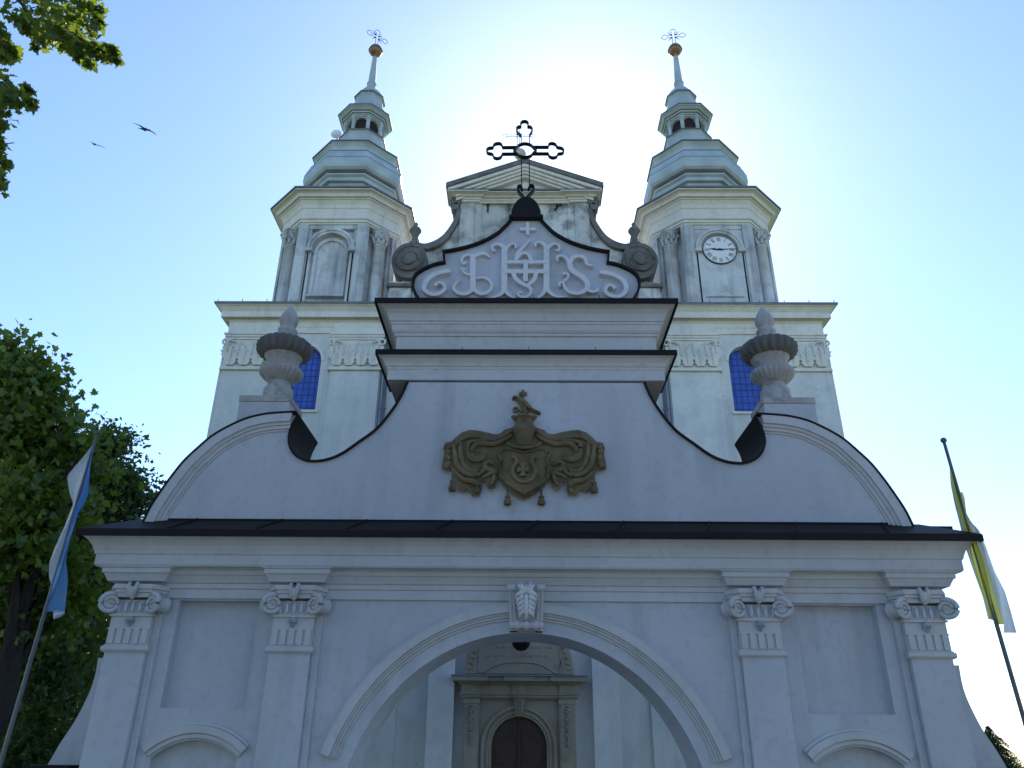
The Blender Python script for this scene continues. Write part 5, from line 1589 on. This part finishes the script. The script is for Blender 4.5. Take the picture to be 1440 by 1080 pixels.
def tree(label, trunk_px, Y, lobes, mat, size, dens, trunk_r, shape=None, bias=.5, group=None, limbs=True, csz=.32, base=None):
    tx = P(*trunk_px, Y)[0] if base is None else base[0]
    by = Y if base is None else base[1]
    t = empty('broadleaf_tree', (tx, by, GZ)); tag(t, label, 'tree', group)
    O = np.array((tx, by, GZ))
    allp = []; mb = MB()
    Ls = []
    for (x, y, rp_, dy, k) in lobes:
        c = W3(x, y, Y + dy); r = rp_ * zcam(Y + dy, c.z) / FPX
        Ls.append((c, r))
        ncl = max(6, int(dens * k * r ** 2.2)); 
        p, cc = cluster(c, (r, r * 1.0, r * .85), ncl, 26, csz)
        allp.append(p - O)
        # limb
        if limbs:
            top = Vector((0, 0, max(2.2, min((c.z - GZ) * .55, 5)))) + Vector((random.uniform(-.1, .1), random.uniform(-.1, .1), random.uniform(-.6, .6)))
            e = c - Vector(O); mid = top.lerp(e, .5) + Vector((random.uniform(-.3, .3), random.uniform(-.3, .3), .3))
            mb.tube([top, mid, e], [trunk_r * .4, trunk_r * .22, .03], 7)
            for q in cc[:5]:
                q = Vector(q - O); mb.tube([e * .75 + mid * .25, (e + q) * .5 + Vector((0, 0, .1)), q], [.05, .03, .012], 5)
    zt_ = max(c.z for c, r in Ls) - GZ
    mb.tube([(0, 0, -.3), (0, 0, .4), (.05, 0, zt_ * .25), (-.1, .05, zt_ * .45), (-.15, 0, zt_ * .62)], [trunk_r * 1.5, trunk_r * 1.1, trunk_r * .8, trunk_r * .45, .05], 14)
    mb.build('trunk', BARK, t)
    pts = np.concatenate(allp)
    leaf_mesh('crown', mat, t, pts, bias, size, shape=shape)
    return t, len(pts)
LEAF1 = leafmat('maple_leaves', (.022, .05, .008), (.06, .12, .015), .5, (.36, .44, .03))
LEAF2 = leafmat('dull_green_leaves', (.02, .045, .012), (.07, .12, .03), .45, (.24, .34, .05))
LEAF3 = leafmat('yellow_green_leaves', (.03, .065, .008), (.14, .21, .03), .42, (.40, .54, .05))
# big tree at the left edge of the picture
cnt = []
A_ = [(-20, 560, 58, 0, 1), (18, 545, 42, -1, 1), (40, 585, 32, -1, 1.2), (10, 620, 50, -1, 1), (62, 640, 38, -.5, 1.2), (30, 690, 48, -1.5, 1.1), (100, 665, 34, 0, 1.2), (85, 720, 40, -.5, 1), (20, 770, 52, -1, 1), (80, 790, 46, .5, 1),
      (-40, 660, 70, 0, .7), (-60, 800, 80, 0, .5), (40, 850, 56, .5, .9), (95, 850, 36, 1, .9), (0, 900, 50, .5, .8), (-40, 515, 42, 0, .8), (22, 512, 20, -.5, 1.3), (50, 545, 22, -.8, 1.3), (70, 580, 16, -.8, 1.3), (72, 552, 9, -.8, 1.6), (86, 592, 8, -.8, 1.6), (38, 500, 9, -.8, 1.6), (10, 484, 11, -.8, 1.6), (58, 528, 8, -.8, 1.6), (115, 618, 9, -.8, 1.6)]
t_, n1 = tree('big leafy maple in front at the left edge behind the white and blue flag', (-6, 1000), 16.5, A_, LEAF3, .15, 72, .34, shape=MAPLE); cnt.append(n1)
B_ = [(105, 640, 24, 0, 1.2), (130, 628, 20, 0, 1.3), (150, 640, 26, 0, 1.3), (165, 625, 15, 0, 1.4), (140, 670, 34, 0, 1.1), (150, 606, 8, -.5, 1.7), (172, 612, 7, -.5, 1.7), (186, 672, 8, -.5, 1.7), (202, 702, 7, -.5, 1.7), (192, 690, 8, -.5, 1.7), (170, 690, 26, 0, 1.2), (190, 700, 13, -.5, 1.4), (178, 665, 15, -.5, 1.4), (195, 725, 12, -.5, 1.4), (120, 720, 40, 0, 1), (165, 735, 30, 0, 1.1), (110, 790, 44, .5, 1), (140, 830, 38, 0, 1), (70, 860, 46, 1, 1), (110, 890, 40, 1, 1), (40, 930, 52, 1, 1), (90, 960, 44, 1.5, 1), (20, 990, 52, 1, .9), (70, 1020, 46, 2, .9), (-30, 960, 60, 1, .7), (60, 880, 46, -2, 1), (25, 930, 44, -2.5, 1), (70, 950, 40, -2, 1), (20, 850, 40, -3, .9), (95, 1000, 30, -2, 1)]
t_, n1 = tree('dark bushy tree standing between the maple and the left end of the gate', (60, 1000), 21.5, B_, LEAF2, .16, 80, .22); cnt.append(n1)
D_ = [(90, 720, 60, 0, .8), (30, 760, 70, 0, .8), (110, 830, 60, 0, .8), (30, 880, 70, 0, .8), (90, 960, 60, 0, .8), (20, 1000, 70, 0, .8), (-50, 900, 90, 0, .6), (-60, 1040, 90, 0, .6), (60, 1060, 60, 0, .8), (125, 900, 45, 0, .9), (120, 990, 50, 0, .9), (0, 1060, 70, 0, .8), (100, 1060, 50, 0, .8)]
t_, n1 = tree('deep green tree farther back, seen as dark foliage behind the left flagpole', (30, 1050), 29, D_, LEAF2, .26, 48, .3, csz=.45); cnt.append(n1)
# maple overhead: only the tips of its branches reach into the picture
def overhang():
    Y = 10.0
    O = np.array((-13.5, 9.0, GZ))
    t = empty('broadleaf_tree', tuple(O)); tag(t, 'overhanging maple whose leafy branch tips hang in at the top left corner', 'tree')
    spots = [(-5, -10, 30, 8), (30, -8, 26, 8), (62, -5, 26, 9), (95, -10, 28, 9), (120, 5, 20, 8), (60, 18, 22, 8), (88, 22, 24, 10), (112, 30, 20, 9), (128, 40, 13, 5), (40, 28, 11, 4), (30, 34, 8, 3), (52, 45, 12, 5), (60, 60, 8, 3), (50, 66, 5, 2), (85, 50, 18, 8), (105, 62, 15, 7), (120, 76, 12, 5), (126, 90, 5, 2), (138, 74, 12, 6), (152, 76, 11, 6), (160, 82, 8, 4), (158, 68, 6, 2), (112, 84, 6, 3), (138, 18, 8, 3), (136, 30, 7, 3),
             (2, 50, 10, 4), (12, 68, 9, 4), (20, 74, 6, 2), (2, 76, 12, 4), (-4, 120, 18, 6), (12, 125, 14, 6), (22, 140, 13, 6), (40, 128, 7, 3), (46, 146, 7, 3), (6, 155, 14, 5), (3, 178, 9, 3), (-4, 200, 12, 4), (2, 225, 10, 4), (-2, 250, 12, 4), (2, 266, 7, 2)]
    pts = []; mb = MB()
    for (x, y, r, k) in spots:
        c = W3(x, y, Y + random.uniform(-.6, .6)); rw = r * zcam(Y, c.z) / FPX
        n = int(k * 7)
        p = np.array(c) + np.clip(rng.normal(size=(n, 3)), -1.5, 1.5) * np.array([rw, rw * 1.3, rw]) * .55
        pts.append(p - O)
        for q in p[:3]:
            s = Vector(c) + Vector((-rw * .9, 0, rw * .4))
            mb.tube([s - Vector(O), Vector(q) - Vector(O)], [.012, .005], 4)
    def br(pxs, r0, r1):
        p = [W3(x, y, Y) - Vector(O) for x, y in pxs]
        q = [tuple(v) for v in smooth([tuple(v) for v in p], 4)]
        mb.tube(q, [r0 + (r1 - r0) * i / (len(q) - 1) for i in range(len(q))], 6)
    br([(-160, -120), (-60, -60), (20, -25), (75, 10), (100, 45), (140, 70), (158, 76)], .07, .012)
    br([(-60, -60), (20, -5), (40, 25), (52, 50)], .04, .01)
    br([(20, -25), (90, -5), (125, 12), (136, 28)], .04, .01)
    br([(-140, 60), (-60, 80), (-10, 110), (15, 128), (42, 140)], .05, .01)
    br([(-140, 60), (-60, 160), (-10, 200), (0, 260)], .05, .01)
    br([(-120, 0), (-40, 40), (5, 65), (20, 74)], .04, .01)
    # rest of the crown, out to the left of the picture
    for c, r, k in (((-14.5, 9, 11), 2.6, 150), ((-13.5, 10.5, 14), 2.6, 150), ((-15, 8, 16), 2.6, 140), ((-16.5, 11, 13), 2.6, 120)):
        p, cc = cluster(c, (r, r, r), k, 26, .4); pts.append(p - O)
        mb.tube([(0, 0, 5.5), tuple((np.array(c) - O) * .8 + np.array((0, 0, .3))), tuple(np.array(c) - O)], [.16, .1, .03], 7)
    mb.tube([tuple(Vector((0, 0, 8))), tuple(W3(-160, -120, Y) - Vector(O))], [.12, .07], 7)
    mb.tube([tuple(Vector((0, 0, 6.5))), tuple(W3(-140, 60, Y) - Vector(O))], [.1, .05], 7)
    mb.tube([(0, 0, 7), tuple(W3(-120, 0, Y) - Vector(O))], [.1, .04], 7)
    mb.tube([(0, 0, -.3), (0, 0, .5), (.1, 0, 5), (-.2, .2, 10), (.1, 0, 16)], [.6, .42, .34, .22, .05], 14)
    mb.build('trunk', BARK, t)
    P_ = np.concatenate(pts)
    leaf_mesh('crown', LEAF1, t, P_, 1.0, .15, shape=MAPLE)
overhang()
# unseen trees added behind the camera to dim sky light on the lower walls
def sky_blocking_trees():
    O = np.zeros(3); pts = []; mb = MB()
    for c, r, k in (((0, 0, 8), 3.6, 60), ((-2.2, .5, 10), 3.0, 50), ((2.2, -.5, 10.5), 3.0, 50), ((0, .4, 13), 3.0, 50), ((-1.5, -1, 5.5), 2.6, 40), ((1.8, 1, 5.8), 2.6, 40), ((0, 0, 15.5), 1.9, 30)):
        p, cc = cluster(c, (r, r, r * .9), k, 26, .55, .5); pts.append(p)
        mb.tube([(0, 0, 3.2), tuple(np.array(c) * .7 + np.array((0, 0, 1))), c], [.2, .12, .03], 7)
    mb.tube([(0, 0, -.2), (0, 0, .5), (.1, 0, 4), (0, .1, 9), (.1, 0, 13)], [.5, .36, .3, .2, .05], 12)
    t = empty('broadleaf_tree', (-17, -15, GZ)); tag(t, 'unseen leafy tree added behind the camera to hold back low sky light', 'tree', 'added trees behind the camera')
    tr = mb.build('trunk', BARK, t); cr = leaf_mesh('crown', LEAF2, t, np.concatenate(pts), .5, .42, shape=MAPLE)
    for x, y, a in ((-7.5, -17, 1), (5.5, -16, 2), (15.5, -15, 3), (-26, -14, 4), (26, -13, 5)):
        c = t.copy(); C.objects.link(c); c.location = (x, y, GZ); c.rotation_euler.z = a
        for ch in (tr, cr):
            d = ch.copy(); C.objects.link(d); d.parent = c
sky_blocking_trees()
# conifers
def conifer(label, px, pytop, Y, H_, rad, mat, nb=26, zb=GZ, group=None):
    top = W3(px, pytop, Y)
    zb = top.z - H_ if zb is None else zb
    H_ = top.z - zb
    t = empty('conifer_tree', (top.x, Y, zb)); tag(t, label, 'tree', group)
    mb = MB(); mb.tube([(0, 0, -.2), (0, 0, H_ * .5), (0, 0, H_)], [.02 * H_ + .03, .012 * H_ + .02, .012], 8)
    mb.build('trunk', BARK, t)
    P_ = []
    tb = MB()
    for i in range(nb):
        f = (i + .5) / nb
        z = H_ * (.08 + .9 * f); L = rad * (1 - f) ** .85 + .06
        k = 7 if f < .8 else 5
        for j in range(k):
            a = 2 * PI * (j / k) + i * 1.1 + random.uniform(-.2, .2); l = L * random.uniform(.7, 1.15)
            nseg = max(8, int(l * 30))
            s = np.linspace(.08, 1, nseg)
            for w_ in range(5):
                sp = rng.normal(size=nseg) * .16 * l * (1 - s * .6)
                x = s * l * math.cos(a) - sp * math.sin(a); y = s * l * math.sin(a) + sp * math.cos(a)
                zz = z + .12 * l * np.sin(s * 3) - .35 * l * s ** 1.5 + rng.normal(size=nseg) * .03 * l - np.abs(sp) * .3
                P_.append(np.stack([x, y, zz], 1))
    leaf_mesh('crown', mat, t, np.concatenate(P_), .3, .055 + .012 * rad, shape=[(0, -.8, 0), (.16, 0, .03), (0, .8, 0), (-.16, 0, .03)])
NEED = leafmat('spruce_needles', (.012, .028, .012), (.03, .055, .02), .2, (.06, .10, .02))
NEED2 = leafmat('light_needles', (.03, .065, .012), (.06, .12, .02), .35, (.14, .24, .03))
conifer('small dark conifer rising beside the right wing of the gate', 1388, 1019, 40, 4, 2.1, NEED, 30)
conifer('light green conifer low in the left corner behind the flagpole', 58, 985, 19.0, 4, 2.0, NEED2, 26)
conifer('second conifer half hidden behind the left wing of the gate', 98, 1010, 22.0, 4, 1.6, NEED2, 24)
print('leaves', cnt)
